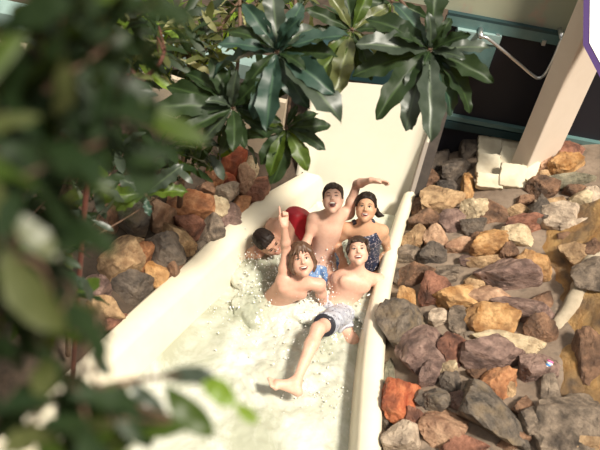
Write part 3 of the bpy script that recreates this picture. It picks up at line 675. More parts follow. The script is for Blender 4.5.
# ------------------------------------------------------------------ riders : one continuous surface per body
class Field:
    """a distance field on a grid, blended from tapered limbs, polygonised into one closed surface"""
    def __init__(s, vox): s.v = vox; s.pr = []
    def cone(s, a, b, ra, rb, k=.03): s.pr.append(('c', np.asarray(a, float), np.asarray(b, float), ra, rb, k)); return s
    def ell(s, c, R, rad, k=.03): s.pr.append(('e', np.asarray(c, float), np.asarray(R, float), np.asarray(rad, float), 0, k)); return s
    def cut(s, c, R, rad, k=.01): s.pr.append(('s', np.asarray(c, float), np.asarray(R, float), np.asarray(rad, float), 0, k)); return s
    def clip(s, p, n): s.pr.append(('p', np.asarray(p, float), unit(n), 0, 0, 0)); return s
    def chain(s, pts, rads, k=.02):
        for i in range(len(pts)-1): s.cone(pts[i], pts[i+1], rads[i], rads[i+1], k)
        return s
    def build(s):
        lo, hi = [], []
        for q in s.pr:
            if q[0] == 'c': r = max(q[3], q[4]); lo.append(np.minimum(q[1], q[2])-r); hi.append(np.maximum(q[1], q[2])+r)
            elif q[0] == 'e': r = q[3].max(); lo.append(q[1]-r); hi.append(q[1]+r)
        lo = np.min(lo, 0)-4*s.v; hi = np.max(hi, 0)+4*s.v
        n = np.ceil((hi-lo)/s.v).astype(int)+1; A = np.full(n, 1., np.float32)
        ax = [lo[i]+np.arange(n[i])*s.v for i in range(3)]
        for q in s.pr:
            kind, p, b, c, d, k = q
            if kind == 'p':
                X = np.stack(np.meshgrid(*ax, indexing='ij'), -1); A = np.maximum(A, ((X-p) @ b).astype(np.float32)); continue
            pad = k+4*s.v
            if kind == 'c': r = max(c, d); l = np.minimum(p, b)-r-pad; h = np.maximum(p, b)+r+pad
            else: r = c.max(); l = p-r-pad; h = p+r+pad
            i0 = np.maximum(0, np.floor((l-lo)/s.v).astype(int)); i1 = np.minimum(n, np.ceil((h-lo)/s.v).astype(int)+1)
            if (i1 <= i0).any(): continue
            sl = tuple(slice(i0[i], i1[i]) for i in range(3))
            X = np.stack(np.meshgrid(*[ax[i][sl[i]] for i in range(3)], indexing='ij'), -1)
            if kind == 'c':
                ab = b-p; L2 = max(ab.dot(ab), 1e-9); t = np.clip(((X-p) @ ab)/L2, 0, 1)
                f = np.linalg.norm(X-p-t[..., None]*ab, axis=-1)-(c+(d-c)*t)
            else:
                Y = (X-p) @ b; k0 = np.linalg.norm(Y/c, axis=-1); k1 = np.linalg.norm(Y/(c*c), axis=-1); f = k0*(k0-1)/np.maximum(k1, 1e-6)
            f = f.astype(np.float32); a_ = A[sl]
            if kind == 's':
                hh = np.maximum(k-np.abs(a_+f), 0); A[sl] = np.maximum(a_, -f)+hh*hh/(4*k)
            else:
                hh = np.maximum(k-np.abs(a_-f), 0); A[sl] = np.minimum(a_, f)-hh*hh/(4*k)
        return s.nets(A, lo)
    def nets(s, A, lo):
        ins = A < 0; n = A.shape
        cs = np.zeros([m-1 for m in n], np.uint8)
        offs = [(i, j, k) for i in (0, 1) for j in (0, 1) for k in (0, 1)]
        sub = lambda B, o: B[o[0]:n[0]-1+o[0], o[1]:n[1]-1+o[1], o[2]:n[2]-1+o[2]]
        for o in offs: cs += sub(ins, o)
        act = (cs > 0) & (cs < 8); idx = np.argwhere(act); ID = np.full(act.shape, -1, np.int64); ID[act] = np.arange(len(idx))
        acc = np.zeros((len(idx), 3)); cnt = np.zeros(len(idx))
        for o1 in offs:
            for ax in range(3):
                if o1[ax]: continue
                o2 = list(o1); o2[ax] = 1
                a = A[tuple((idx+o1).T)]; b = A[tuple((idx+o2).T)]; m = (a < 0) != (b < 0)
                t = np.where(m, a/np.where(m, a-b, 1), 0); p = np.tile(np.array(o1, float), (len(idx), 1)); p[:, ax] += t
                acc[m] += p[m]; cnt[m] += 1
        vs = (idx+acc/np.maximum(cnt, 1)[:, None])*s.v+lo
        fs = []
        for ax in range(3):
            sl0 = [slice(1, -1)]*3; sl1 = [slice(1, -1)]*3; sl0[ax] = slice(0, -1); sl1[ax] = slice(1, None)
            a = ins[tuple(sl0)]; b = ins[tuple(sl1)]; e = np.argwhere(a != b); fl = a[tuple(e.T)]
            off = np.ones(3, int); off[ax] = 0; g = e+off
            u, w = [(1, 2), (2, 0), (0, 1)][ax]
            q = []
            for (du, dw) in ((0, 0), (-1, 0), (-1, -1), (0, -1)):
                h = g.copy(); h[:, u] += du; h[:, w] += dw; q.append(ID[tuple(h.T)])
            q = np.stack(q, 1); q[~fl] = q[~fl][:, ::-1]; fs.append(q)
        return vs, np.concatenate(fs)
def npmesh(name, vs, fs, mat_, parent=None):
    me = bpy.data.meshes.new(name); me.vertices.add(len(vs)); me.vertices.foreach_set('co', np.asarray(vs, np.float32).ravel())
    me.loops.add(len(fs)*4); me.loops.foreach_set('vertex_index', np.asarray(fs, np.int32).ravel())
    me.polygons.add(len(fs)); me.polygons.foreach_set('loop_start', np.arange(len(fs), dtype=np.int32)*4)
    me.polygons.foreach_set('use_smooth', np.ones(len(fs), bool)); me.update(calc_edges=True); me.validate()
    o = link(name, me, mat_, parent)
    m = o.modifiers.new('smooth', 'SMOOTH'); m.factor = .5; m.iterations = 1
    return o
I3 = np.eye(3)
def skin_mat(name, a, b): return mat(name, a, b, rough=.48, scale=9, spec=.4, sss=.08, rnd=False, coat=.04)
HAIR = mat('hair_dark_brown', (.022, .012, .008), (.06, .033, .02), rough=.58, scale=60, rnd=False)
HAIRB = mat('hair_wet_brown', (.075, .036, .020), (.13, .068, .038), rough=.5, scale=60, rnd=False)
HAIRK = mat('hair_near_black', (.012, .007, .005), (.028, .016, .012), spec=.25, rough=.55, scale=60, rnd=False)
EYEW = mat('eye_white', (.75, .72, .68), rough=.2, rnd=False); IRIS = mat('iris_dark', (.02, .012, .008), rough=.15, rnd=False)
TEETH = mat('teeth', (.82, .78, .70), rough=.25, rnd=False); LIPS = mat('lips', (.52, .22, .17), rough=.4, rnd=False); MOUTH = mat('mouth_inside', (.07, .012, .012), rough=.5, rnd=False)
def camf(v): return RC @ np.asarray(v, float)       # picture-aligned direction (right, up, towards viewer) -> world
def head_frame(fwd, up_):
    y = unit(camf(fwd)); z = camf(up_); z = unit(z-y*z.dot(y)); return np.array([np.cross(y, z), y, z]).T
def add_head(f, c, R, s=1., open_=0., fem=False):
    L = lambda x, y, z: c+R @ (np.array([x, y, z])*s)
    E = lambda x, y, z, a, b, d, k=.02: f.ell(L(x, y, z), R, np.array([a, b, d])*s, k*s)
    E(0, -.018, .040, .074, .092, .080); E(0, .030, .0, .062, .058, .075, .03)
    f.cone(L(-.038, .028, -.045), L(0, .062, -.088-open_*.4), .032*s, .026*s, .03*s); f.cone(L(.038, .028, -.045), L(0, .062, -.088-open_*.4), .032*s, .026*s, .03*s)
    f.cone(L(-.05, -.01, -.02), L(-.035, .03, -.06), .03*s, .03*s, .03*s); f.cone(L(.05, -.01, -.02), L(.035, .03, -.06), .03*s, .03*s, .03*s)
    for e in (-1, 1): E(e*.042, .056, -.020, .022, .022, .022, .025)                       # cheeks
    f.cone(L(-.035, .074, .030), L(.035, .074, .030), .012*s, .012*s, .018*s)                # brow
    for e in (-1, 1): f.cut(L(e*.031, .098, .012), R, np.array([.019, .017, .012])*s, .012*s)
    f.cone(L(0, .082, .016), L(0, .103, -.018), .007*s, .0095*s, .010*s); f.cone(L(-.012, .090, -.022), L(.012, .090, -.022), .0075*s, .0075*s, .008*s)
    for e in (-1, 1): E(e*.079, -.012, .0, .010, .020, .032, .008); f.cut(L(e*.088, -.006, .003), R, np.array([.006, .010, .018])*s, .004*s)
    f.cut(L(0, .094, -.054-open_*.25), R, np.array([.030, .020, .010+open_*.5])*s, .006*s)
def face_parts(root, c, R, s=1., open_=0., closed=False, iris=True, brow=HAIR):
    L = lambda x, y, z: c+R @ (np.array([x, y, z])*s)
    def blob(nm, x, y, z, a, b, d, m, sub=2):
        v, fs = ico(sub); return mesh(nm, (v*np.array([a, b, d])*s) @ R.T+L(x, y, z)-np.array(root.location), fs, m, root)
    for e in (-1, 1):
        if closed: blob('eyelash', e*.031, .083, .009, .017, .006, .0035, brow)
        else:
            ey = blob('eye', e*.031, .0745, .011, .0135, .012, .0062, EYEW); blob('iris', e*.031, .0850, .0105, .0062, .0035, .0056, IRIS).parent = ey; vs, fs = tube([L(e*.047, .076, .0135), L(e*.032, .088, .0185), L(e*.016, .083, .0125)], [.0018*s, .0028*s, .0018*s], 6); mesh('eyelash', np.array(vs)-np.array(root.location), fs, brow, ey)
        vs, fs = tube([L(e*.050, .074, .031), L(e*.034, .086, .036), L(e*.016, .087, .031)], [.002*s, .0038*s, .003*s], 8); mesh('eyebrow', np.array(vs)-np.array(root.location), fs, brow, root)
    zc = -.054-open_*.25
    vs, fs = tube(smooth_path([L(-.031, .078, zc+.008), L(-.016, .094, zc+.010+open_*.35), L(0, .098, zc+.009+open_*.4), L(.016, .094, zc+.010+open_*.35), L(.031, .078, zc+.008)], 4), .0026*s, 8)
    v2, f2 = tube(smooth_path([L(-.031, .078, zc+.008), L(-.018, .090, zc-.008-open_*.4), L(0, .094, zc-.013-open_*.55), L(.018, .090, zc-.008-open_*.4), L(.031, .078, zc+.008)], 4), .0032*s, 8)
    mesh('lips', np.array(joinv([(vs, fs), (v2, f2)])[0])-np.array(root.location), joinv([(vs, fs), (v2, f2)])[1], LIPS, root)
    blob('mouth', 0, .077, zc-.001-open_*.1, .029, .013, .010+open_*.50, MOUTH)
    blob('teeth', 0, .0795, zc+.002+open_*.34, .025, .011, .0085, TEETH)
def hand(f, w, d, pn, s=1., side=1, curl=(.3, .3, .35, .4), thumb=.6, fist=False):
    """w wrist, d direction of the fingers, pn palm normal, side: which side the thumb leaves from"""
    d = unit(d); pn = unit(np.asarray(pn)-d*np.dot(pn, d)); x = np.cross(d, pn)*side
    k0 = [w+d*.082*s+x*q*s for q in (.026, .009, -.009, -.026)]; rad = [.0095, .0098, .0095, .0085]; ln = [.070, .078, .072, .056]
    for i in range(4): f.cone(w+x*(.018-.012*i)*s, k0[i], .016*s, .0135*s, .016*s)
    for i in range(4):
        a = curl[i]; p = k0[i]; ang = a*.5
        sp = x*(.09-.06*i)
        for j, fr_ in enumerate((.45, .32, .23)):
            dd = unit(d*math.cos(ang)+pn*math.sin(ang)+sp*(0 if a > 1 else 1)); q = p+dd*ln[i]*fr_*s
            f.cone(p, q, rad[i]*s*(1-.08*j), rad[i]*s*(.92-.08*j), .005*s); p = q; ang += a
    t0 = w+x*.022*s+d*.022*s; t1 = t0+unit(x*thumb+d*.8+pn*.35)*.042*s; t2 = t1+unit(x*thumb*.5+d*.9+pn*(.9 if fist else .3))*.034*s
    f.cone(t0, t1, .015*s, .0115*s, .012*s); f.cone(t1, t2, .0112*s, .009*s, .005*s)
def torso(f, nb, hp, sl, sr, s=1., fem=False, fwd_hint=None, infl=0.):
    up_ = unit(nb-hp); rt = unit(np.asarray(sr)-sl); fw = unit(np.cross(up_, rt)); rt2 = np.cross(fw, up_)
    if fwd_hint is not None and fw.dot(fwd_hint) < 0: fw = -fw; rt2 = -rt2
    R = np.array([rt2, fw, up_]).T; H = np.linalg.norm(nb-hp)
    c1 = hp+up_*H*.68; c2 = hp+up_*H*.34; W = np.linalg.norm(np.asarray(sr)-sl)
    f.ell(c1, R, np.array([W*.44, .112*s, H*.33])+infl, .05); f.ell(c2, R, np.array([W*.36, .098*s, H*.30])+infl, .06); f.ell(hp+up_*.02, R, np.array([W*.40+(.02 if fem else 0), .108*s, .125*s])+infl, .06)
    f.cone(sl, nb-up_*.03, .056*s+infl, .05*s+infl, .06); f.cone(sr, nb-up_*.03, .056*s+infl, .05*s+infl, .06)
    for e in (-1, 1):
        if fem: f.ell(c1+up_*H*.03+fw*.085*s+rt2*e*W*.2, R, np.array([.066, .058, .064])*s+infl, .04)
        else: f.ell(c1+up_*H*.10+fw*.075*s+rt2*e*W*.19, R, np.array([.070, .030, .050])*s, .04)
    return R, H
def limb(f, pts, rads, k=.03, bulge=None):
    f.chain(pts, rads, k)
def arm(f, a, b, c, s=1.):
    a, b, c = map(np.asarray, (a, b, c)); m = a+(b-a)*.4; q = b+(c-b)*.28
    f.cone(a, m, .052*s, .047*s, .035); f.cone(m, b, .047*s, .036*s, .03); f.cone(b, q, .037*s, .041*s, .02); f.cone(q, c, .041*s, .026*s, .02)
def leg(f, h, k_, a, s=1.):
    h, k_, a = map(np.asarray, (h, k_, a)); q = k_+(a-k_)*.30
    f.cone(h, k_, .088*s, .057*s, .05); f.cone(k_, q, .055*s, .056*s, .03); f.cone(q, a, .056*s, .035*s, .03)
def foot(f, ank, heel, toe, up_, s=1.):
    d = unit(toe-heel); x = unit(np.cross(d, up_)); u = unit(np.cross(x, d)); ball = heel+(toe-heel)*.72
    f.cone(ank, heel+u*.02, .036*s, .032*s, .03); f.cone(heel+u*.01, ball+x*.012, .030*s, .026*s, .03); f.cone(ank, ball+u*.012, .034*s, .022*s, .04)
    f.cone(ball-x*.028, ball+x*.030, .020*s, .022*s, .02)
    for i in range(5):
        b0 = ball+x*(.034-.0165*i)*s+d*.008; l = [.058, .054, .048, .042, .034][i]
        f.cone(b0, b0+d*l*s+u*.004, .014*s if i else .016*s, .0095*s if i else .0135*s, .006)
def hair_cap(f, c, R, s=1., th=.012, front=.055, low=-.035, k=.02):
    L = lambda x, y, z: c+R @ (np.array([x, y, z])*s)
    f.ell(L(0, -.020, .042), R, (np.array([.074, .092, .080])+th)*s, k)
    f.cone(L(0, -.06, -.01), L(0, -.07, -.05), .060*s, .045*s, .03)
def hair_obj(root, c, R, s, mt, fn, fringe=None, plane=(0, .055, .045), pn=(0, 1, -.75), name='hair', vox=.006):
    f = Field(vox); L = lambda x, y, z: c+R @ (np.array([x, y, z])*s)
    hair_cap(f, c, R, s); f.clip(L(*plane), R @ np.array(pn, float))
    n_clip = len(f.pr)
    if fn: fn(f, L, s)
    rs = np.random.RandomState(int(abs(c[0])*1000)); ax_ = np.array([.074, .092, .080])+.010; c_ = np.array([0, -.020, .042])
    for i in range(90):                 # wet strands lying over the scalp from the crown outwards
        a = rs.uniform(0, 2*PI); t0 = rs.uniform(.1, .9); t1 = t0+rs.uniform(.35, .7); pts = []
        for t in (t0, (t0+t1)/2, t1):
            d_ = np.array([math.sin(t)*math.cos(a), math.sin(t)*math.sin(a)-.25, math.cos(t)]); d_ /= np.linalg.norm(d_); pts.append(c_+d_*ax_)
        if pts[-1][1] > .048 and pts[-1][2] < .062: continue
        if pts[-1][2] < -.02: continue
        f.chain([L(*q) for q in pts], np.array([.0075, .0085, .004])*s, .005)
    o = npmesh(name, f.build()[0]-np.array(root.location), f.build()[1], mt, root); return o
def person(name_vox, label, loc):
    root = empty('person', loc); tag(root, label, 'person', 'riders in the slide'); return root
def put_field(f, nm, m, root):
    v, q = f.build()
    if m.name.startswith('cloth') or m.name.startswith('patterned'): v = v+np.array([noise.noise_vector(Vector((a[0]*9, a[1]*16, a[2]*9)))[:] for a in v])*.016
    return npmesh(nm, v-np.array(root.location), q, m, root)
VX = .0065
# ---- A: laughing boy at the back, arm flung out to the right
SK_A = skin_mat('skin_fair', (.76, .49, .37), (.66, .38, .28))
def rider_a():
    hc = P(333, 199, .80); R = head_frame((-.10, .18, 1), (-.02, 1, .1))
    hp = P(320, 262, .13); nb = P(332, 213, .66); sl = P(314, 219, .58); sr = P(348, 213, .60)
    root = person(VX, 'laughing boy at the back with one arm flung out to the right', hp)
    f = Field(VX); torso(f, nb, hp, sl, sr, .95); f.cone(nb-np.array([0, 0, .04]), hc+R @ np.array([0, -.02, -.06]), .052, .05, .04)
    add_head(f, hc, R, .98, open_=.03)
    e = P(308, 238, .45); w_ = P(302, 254, .34); arm(f, sl, e, w_, .88); hand(f, w_, unit(w_-e), camf((0, .3, 1)), .9, 1)
    e = P(357, 184, .86); e = sr+unit(e-sr)*.27; w_ = P(366, 181, 1.0); w_ = e+unit(P(368, 181, .98)-e)*.20
    arm(f, sr, e, w_, .88); hand(f, w_, camf((1, -.12, .15)), camf((-.1, -1, .3)), .95, -1, (.15, .2, .25, .3), .4)
    for (x, y, z), (x2, y2, z2), d in (((306, 276, .16), (300, 330, -.12), -1), ((334, 272, .20), (335, 318, -.10), 1)):
        leg(f, hp+(sr-sl)*.26*d-np.array([0, 0, .02]), P(x, y+12, z), P(x2, y2-10, z2), .85)
    put_field(f, 'body', SK_A, root); face_parts(root, hc, R, .98, .03, closed=True)
    def fr(g, L, s):
        for q in np.linspace(-.05, .05, 7): g.cone(L(q, .045, .095), L(q*1.1+.006, .078, .072+.006*math.sin(q*150)), .011*s, .005*s, .006)
        for e in (-1, 1): g.cone(L(e*.072, .02, .05), L(e*.078, .018, .0), .015*s, .008*s, .01)
    hair_obj(root, hc, R, .98, HAIR, fr, plane=(0, .045, .045), pn=(0, 1, -.9))
    g = Field(VX); h_ = unit(sr-sl)
    g.ell(hp+np.array([0, 0, .01]), np.array([h_, np.cross(unit(nb-hp), h_), unit(nb-hp)]).T, (.155, .118, .12), .05)
    for (x, y, z), d in (((306, 276, .16), -1), ((334, 272, .20), 1)):
        k = P(x, y+12, z); a = hp+h_*.08*d; g.cone(a, a+(k-a)*.75, .092, .085, .04)
    g.clip(hp+unit(nb-hp)*.06, unit(nb-hp)); put_field(g, 'swim_shorts', mat('cloth_blue', (.10, .20, .42), (.20, .32, .52), rough=.6, scale=12), root)
rider_a()
# ---- B: woman with dark tied hair, floral swimsuit
SK_B = skin_mat('skin_tan', (.60, .35, .22), (.52, .28, .17))
def rider_b():
    hc = P(366, 208, .74); R = head_frame((-.12, .0, 1), (.10, 1, .0))
    hp = P(366, 272, .06); nb = P(364, 223, .60); sl = P(347, 229, .52); sr = P(382, 231, .50)
    root = person(VX, 'smiling woman at the back right in a dark floral swimsuit', hp)
    f = Field(VX); TR_, H = torso(f, nb, hp, sl, sr, .95, fem=True); f.cone(nb-np.array([0, 0, .04]), hc+R @ np.array([0, -.02, -.06]), .046, .044, .04)
    add_head(f, hc, R, .97, .006, fem=True)
    e = P(336, 243, .36); w_ = P(343, 260, .30); arm(f, sl, e, w_, .86); hand(f, w_, camf((.2, -1, .3)), camf((-.3, .3, 1)), .88, 1)
    e = P(388, 251, .26); w_ = P(374, 270, .14); arm(f, sr, e, w_, .86); hand(f, w_, camf((-.6, -1, .0)), camf((-.3, .3, 1)), .88, -1)
    h_ = unit(sr-sl)
    leg(f, hp-h_*.09, P(346, 274, .26), P(345, 318, -.16), .85); leg(f, hp+h_*.09, P(372, 286, .12), P(366, 320, -.2), .85)
    put_field(f, 'body', SK_B, root); face_parts(root, hc, R, .97, .006)
    def tail(g, L, s):
        g.chain([L(-.03, -.09, .03), L(-.075, -.085, -.015), L(-.11, -.05, -.045), L(-.15, -.03, -.05)], [.03, .028, .02, .008], .02)
        for e in (-1, 1): g.cone(L(e*.03, .05, .10), L(e*.078, -.0, .02), .016, .014, .015)
    hair_obj(root, hc, R, .97, HAIRK, tail, plane=(0, .050, .055), pn=(0, 1, -.75))
    up_ = TR_[:, 2]; fw = TR_[:, 1]; rt = TR_[:, 0]; W = np.linalg.norm(sr-sl); c1 = hp+up_*H*.68
    g = Field(VX); torso(g, nb, hp, sl, sr, .95, fem=True, infl=.009)
    g.cut(c1+up_*H*.40+fw*.10, TR_, (.060, .14, .150), .01); g.clip(c1+up_*H*.22, unit(up_*1.-fw*.15))
    for q in (-1, 1): g.clip(c1+rt*q*W*.42, unit(rt*q+up_*.35))
    st_ = []
    for q in (-1, 1):
        h2 = Field(VX*.8); torso(h2, nb, hp, sl, sr, .95, fem=True, infl=.010); m_ = c1+rt*q*W*.26
        h2.clip(m_+rt*.014, rt); h2.clip(m_-rt*.014, -rt); h2.clip(c1+up_*H*.14, -up_); h2.clip(c1-fw*.0+up_*H*.2, unit(-fw*1.-up_*.2)); st_.append(h2)
    m = mat('floral_swimsuit', (.012, .016, .035), (.02, .03, .07), rough=.5, scale=22, c3=(.48, .40, .42), contrast=(.4, .6), rnd=False); su = put_field(g, 'swimsuit', m, root)
    for h2 in st_: put_field(h2, 'shoulder_strap', m, root).parent = su
rider_b()
# ---- C: front child with one arm straight up
SK_C = skin_mat('skin_rosy', (.72, .42, .31), (.62, .33, .24))
def rider_c():
    hc = P(302, 260, .56); R = head_frame((.05, .02, 1), (-.16, 1, .0)); s = 1.06
    hp = P(268, 306, -.05); nb = P(300, 279, .40); sl = P(283, 281, .36); sr = P(319, 285, .33)
    root = person(VX, 'smiling child in front with wet brown hair and one arm pointing straight up', hp)
    f = Field(VX); TR_, H = torso(f, nb, hp, sl, sr, .95, fwd_hint=RC[:, 2]); f.cone(nb-np.array([0, 0, .03]), hc+R @ np.array([0, -.02, -.06]), .048, .048, .04)
    add_head(f, hc, R, s, .008)
    e = P(286, 249, .60); e = sl+unit(e-sl)*.27; w_ = e+unit(P(284, 222, .86)-e)*.23
    arm(f, sl, e, w_, .86); hand(f, w_, camf((-.05, 1, .1)), camf((.2, -.1, 1)), .95, -1, (.02, 1.5, 1.6, 1.6), .35, fist=True)
    e = P(324, 306, .06); w_ = P(308, 320, -.06); arm(f, sr, e, w_, .86); hand(f, w_, camf((-.6, -1, .0)), camf((0, .3, 1)), .9, -1)
    h_ = TR_[:, 0]
    leg(f, hp-h_*.08, P(236, 335, -.12), P(216, 370, -.24), .85); leg(f, hp+h_*.08, P(262, 345, -.14), P(245, 385, -.24), .85)
    put_field(f, 'body', SK_C, root); face_parts(root, hc, R, s, .008, brow=HAIRB)
    def fr(g, L, s):
        for e in (-1, 1):
            g.chain([L(e*.02, .06, .105), L(e*.066, .050, .055), L(e*.080, .030, -.0), L(e*.080, .020, -.065), L(e*.066, .025, -.095)], [.018, .020, .018, .016, .007], .012)
            g.chain([L(e*.06, -.0, .05), L(e*.088, -.0, -.03), L(e*.075, -.01, -.09)], [.022, .02, .012], .015)
        for q in (-.045, -.022, .006, .028, .05): g.cone(L(q*.6, .062, .10), L(q+.01, .088, .045+.01*math.sin(q*260)), .012, .006, .008)
        g.chain([L(.01, .07, .10), L(.022, .09, .06), L(.026, .097, .02)], [.010, .008, .005], .006)
    hair_obj(root, hc, R, s, HAIRB, fr, plane=(0, .055, .05), pn=(0, 1, -.8))
    g = Field(VX); g.ell(hp+TR_[:, 2]*.0, TR_, (.16, .122, .14), .05)
    for d, q in ((-1, P(236, 335, -.12)), (1, P(262, 345, -.14))): a = hp+h_*.08*d; g.cone(a, a+(q-a)*.8, .094, .084, .04)
    g.clip(hp+TR_[:, 2]*.055, TR_[:, 2]); put_field(g, 'swim_trunks', mat('cloth_light_blue', (.18, .42, .62), (.45, .62, .72), rough=.55, scale=14), root)
rider_c()
# ---- D: front right teenager leaning back, knee and foot out of the foam
SK_D = skin_mat('skin_warm', (.75, .47, .35), (.65, .37, .27))
def rider_d():
    hc = P(358, 252, .52); R = head_frame((-.05, .22, 1), (-.04, 1, .1))
    hp = P(338, 308, .02); nb = P(358, 271, .36); sl = P(339, 279, .26); sr = P(379, 281, .25)
    root = person(VX, 'young man reclining front right, one bare leg and foot stretched over the foam', hp)
    f = Field(VX); TR_, H = torso(f, nb, hp, sl, sr, 1., fwd_hint=RC[:, 2]); f.cone(nb-np.array([0, 0, .03]), hc+R @ np.array([0, -.02, -.06]), .054, .052, .04)
    add_head(f, hc, R, .98, .004)
    e = P(334, 299, .02); w_ = P(346, 314, -.08); arm(f, sl, e, w_, .95); hand(f, w_, camf((.5, -1, 0)), camf((0, .3, 1)), .95, 1)
    e = P(384, 306, .08); w_ = P(370, 325, -.03); arm(f, sr, e, w_, .95); hand(f, w_, camf((-.5, -1, 0)), camf((0, .3, 1)), .95, -1)
    h_ = TR_[:, 0]; k1 = P(318, 329, .34); an = P(296, 382, .22)
    leg(f, hp-h_*.09, k1, an, .92)
    heel = P(297, 393, .18); toe = P(268, 382, .24); foot(f, an, heel, toe, camf((.15, .8, .55)), .95)
    leg(f, hp+h_*.09, P(352, 340, .0), P(338, 385, -.24), .92)
    put_field(f, 'body', SK_D, root); face_parts(root, hc, R, .98, .004, brow=HAIR)
    def fr(g, L, s):
        rs = np.random.RandomState(3)
        for i in range(16):
            q = rs.uniform(-.075, .075); g.cone(L(q, .03, .105-abs(q)*.3), L(q*1.15+rs.uniform(-.01, .01), .07+rs.uniform(-.005, .015), .085-abs(q)*.35+rs.uniform(-.01, .01)), .016, .008, .008)
        for e in (-1, 1): g.chain([L(e*.066, .02, .06), L(e*.083, .008, .02), L(e*.082, -.0, -.02)], [.018, .017, .009], .01)
    hair_obj(root, hc, R, .98, HAIR, fr, plane=(0, .045, .06), pn=(0, 1, -.9))
    m = mat('patterned_shorts', (.52, .53, .58), (.36, .37, .44), rough=.6, scale=16, c3=(.10, .09, .13), rnd=False)
    g = Field(VX); a = hp-h_*.09; hem = a+(k1-a)*.80; g.cone(a, hem+(k1-a)*.2, .104, .083, .04)
    g.clip(hem, unit(k1-a)); a2 = hp+h_*.09; k2 = P(352, 340, .0)
    so1 = put_field(g, 'swim_shorts', m, root)
    g = Field(VX); g.ell(hp, TR_, (.172, .128, .14), .05); g.clip(hp+TR_[:, 2]*.07, TR_[:, 2]); put_field(g, 'waistband', m, root)
    d = unit(k1-a); vs, fs = tube([hem-d*.012, hem-d*.005, hem+d*.006, hem+d*.010], [.0885, .0905, .0900, .083], 28)
    mesh('dark_hem', np.array(vs)-np.array(root.location), fs, mat('hem_black', (.02, .02, .03), rough=.6), so1)
    g = Field(VX); g.cone(a2, a2+(k2-a2)*.8, .102, .088, .04); g.clip(a2+(k2-a2)*.78, unit(k2-a2)); put_field(g, 'shorts_leg', m, root)
rider_d()
# ---- E: man tumbling head first on the left, red shorts
SK_E = skin_mat('skin_dusky', (.56, .32, .22), (.50, .27, .19))
def rider_e():
    hc = P(268, 243, .33); R = head_frame((.62, -.42, .55), (-.55, .55, .62))
    hp = P(299, 221, .36); nb = P(272, 240, .30); sl = P(257, 252, .20); sr = P(280, 226, .40)
    nb = P(270, 240, .26); 
    root = person(VX, 'man in red shorts tumbling head first at the left with his face down', hp)
    f = Field(VX); up_ = unit(nb-hp)
    TR_, H = torso(f, nb, hp, sl, sr, .95, fwd_hint=-RC[:, 2]); f.cone(nb, hc+R @ np.array([0, -.03, -.05]), .054, .054, .05)
    add_head(f, hc, R, 1.0, .0)
    e = P(244, 256, .10); w_ = P(238, 276, .0); arm(f, sl, e, w_, .98); hand(f, w_, camf((.2, -1, 0)), camf((0, .3, 1)), 1., -1)
    e = P(272, 222, .30); w_ = P(268, 228, .12); arm(f, sr, e, w_, .9)
    h_ = TR_[:, 0]; k1 = P(296, 254, .18); k2 = P(318, 236, .10)
    leg(f, hp-h_*.02-np.array([0, 0, .02]), k1, P(300, 285, -.1), .92); leg(f, hp+h_*.03, k2, P(316, 268, -.2), .92)
    put_field(f, 'body', SK_E, root); face_parts(root, hc, R, 1.0, .0, closed=True, brow=HAIRK)
    hair_obj(root, hc, R, 1.0, HAIRK, lambda g, L, s: [g.cone(L(q, .04, .10), L(q*1.1, .07, .075), .016, .009, .01) for q in np.linspace(-.05, .05, 6)], plane=(0, .045, .05), pn=(0, 1, -.9))
    g = Field(VX); g.ell(hp+up_*.03, TR_, (.165, .120, .095), .05); a = hp-h_*.02; g.cone(a, a+(k1-a)*.72, .104, .108, .04)
    a = hp+h_*.03; g.cone(a, a+(k2-a)*.5, .10, .1, .05)
    g.clip(hp+up_*.10, up_); g.clip(a+(k2-a)*.4, unit(k2-a)); put_field(g, 'swim_shorts', mat('cloth_red', (.52, .012, .025), (.36, .006, .018), rough=.5, scale=9), root)
rider_e()

# ------------------------------------------------------------------ foaming water
RID = [(302, 285, .5, 34), (270, 300, .0, 40), (345, 295, .0, 36), (250, 268, .0, 28), (330, 275, .0, 28), (318, 300, .0, 30), (285, 355, .0, 60)]
RIDP = [(P(x, y, .05), r/118.) for x, y, z, r in RID]
def wz(x, y):
    k = sum(math.exp(-(((x-p[0])**2+(y-p[1])**2)/(r*r))) for p, r in RIDP)
    base = .02+.10*max(0, y-4.75)
    a = .016+.030*min(1.2, k)
    return base+a*(N(x, y, 0, 3.2)+.55*N(x, y, 3, 8)+.15*N(x, y, 4, 19))+.025*min(1, k)
vs, fs = [], []; nx_, ny_ = 130, 330; yA, yB = 1.7, 5.5
for j in range(ny_+1):
    y = yA+(yB-yA)*j/ny_; a = XLI(y)+.085; b = XRI(y)-.012
    if y > 5.2: a += .0
    for i in range(nx_+1):
        x = a+(b-a)*i/nx_; e_ = min(1, min(i, nx_-i)/10); vs.append((x, y, .015+(wz(x, y)-.015)*e_ if y < 4.8 else wz(x, y)))
for j in range(ny_):
    for i in range(nx_): k = j*(nx_+1)+i; fs.append((k, k+1, k+nx_+2, k+nx_+1))
wm = bpy.data.materials.new('foaming_water'); wm.use_nodes = True; nt = wm.node_tree; b = nt.nodes['Principled BSDF']; L = nt.links.new
tc = nt.nodes.new('ShaderNodeTexCoord'); n1 = nt.nodes.new('ShaderNodeTexNoise'); n1.inputs['Scale'].default_value = 1.9; n1.inputs['Detail'].default_value = 9; n1.inputs['Roughness'].default_value = .68; n1.inputs['Distortion'].default_value = .6
r1 = nt.nodes.new('ShaderNodeValToRGB'); r1.color_ramp.elements[0].position = .40; r1.color_ramp.elements[0].color = (.45, .46, .35, 1); r1.color_ramp.elements[1].position = .60; r1.color_ramp.elements[1].color = (.63, .625, .545, 1)
L(tc.outputs['Object'], n1.inputs['Vector']); L(n1.outputs['Fac'], r1.inputs['Fac']); L(r1.outputs['Color'], b.inputs['Base Color'])
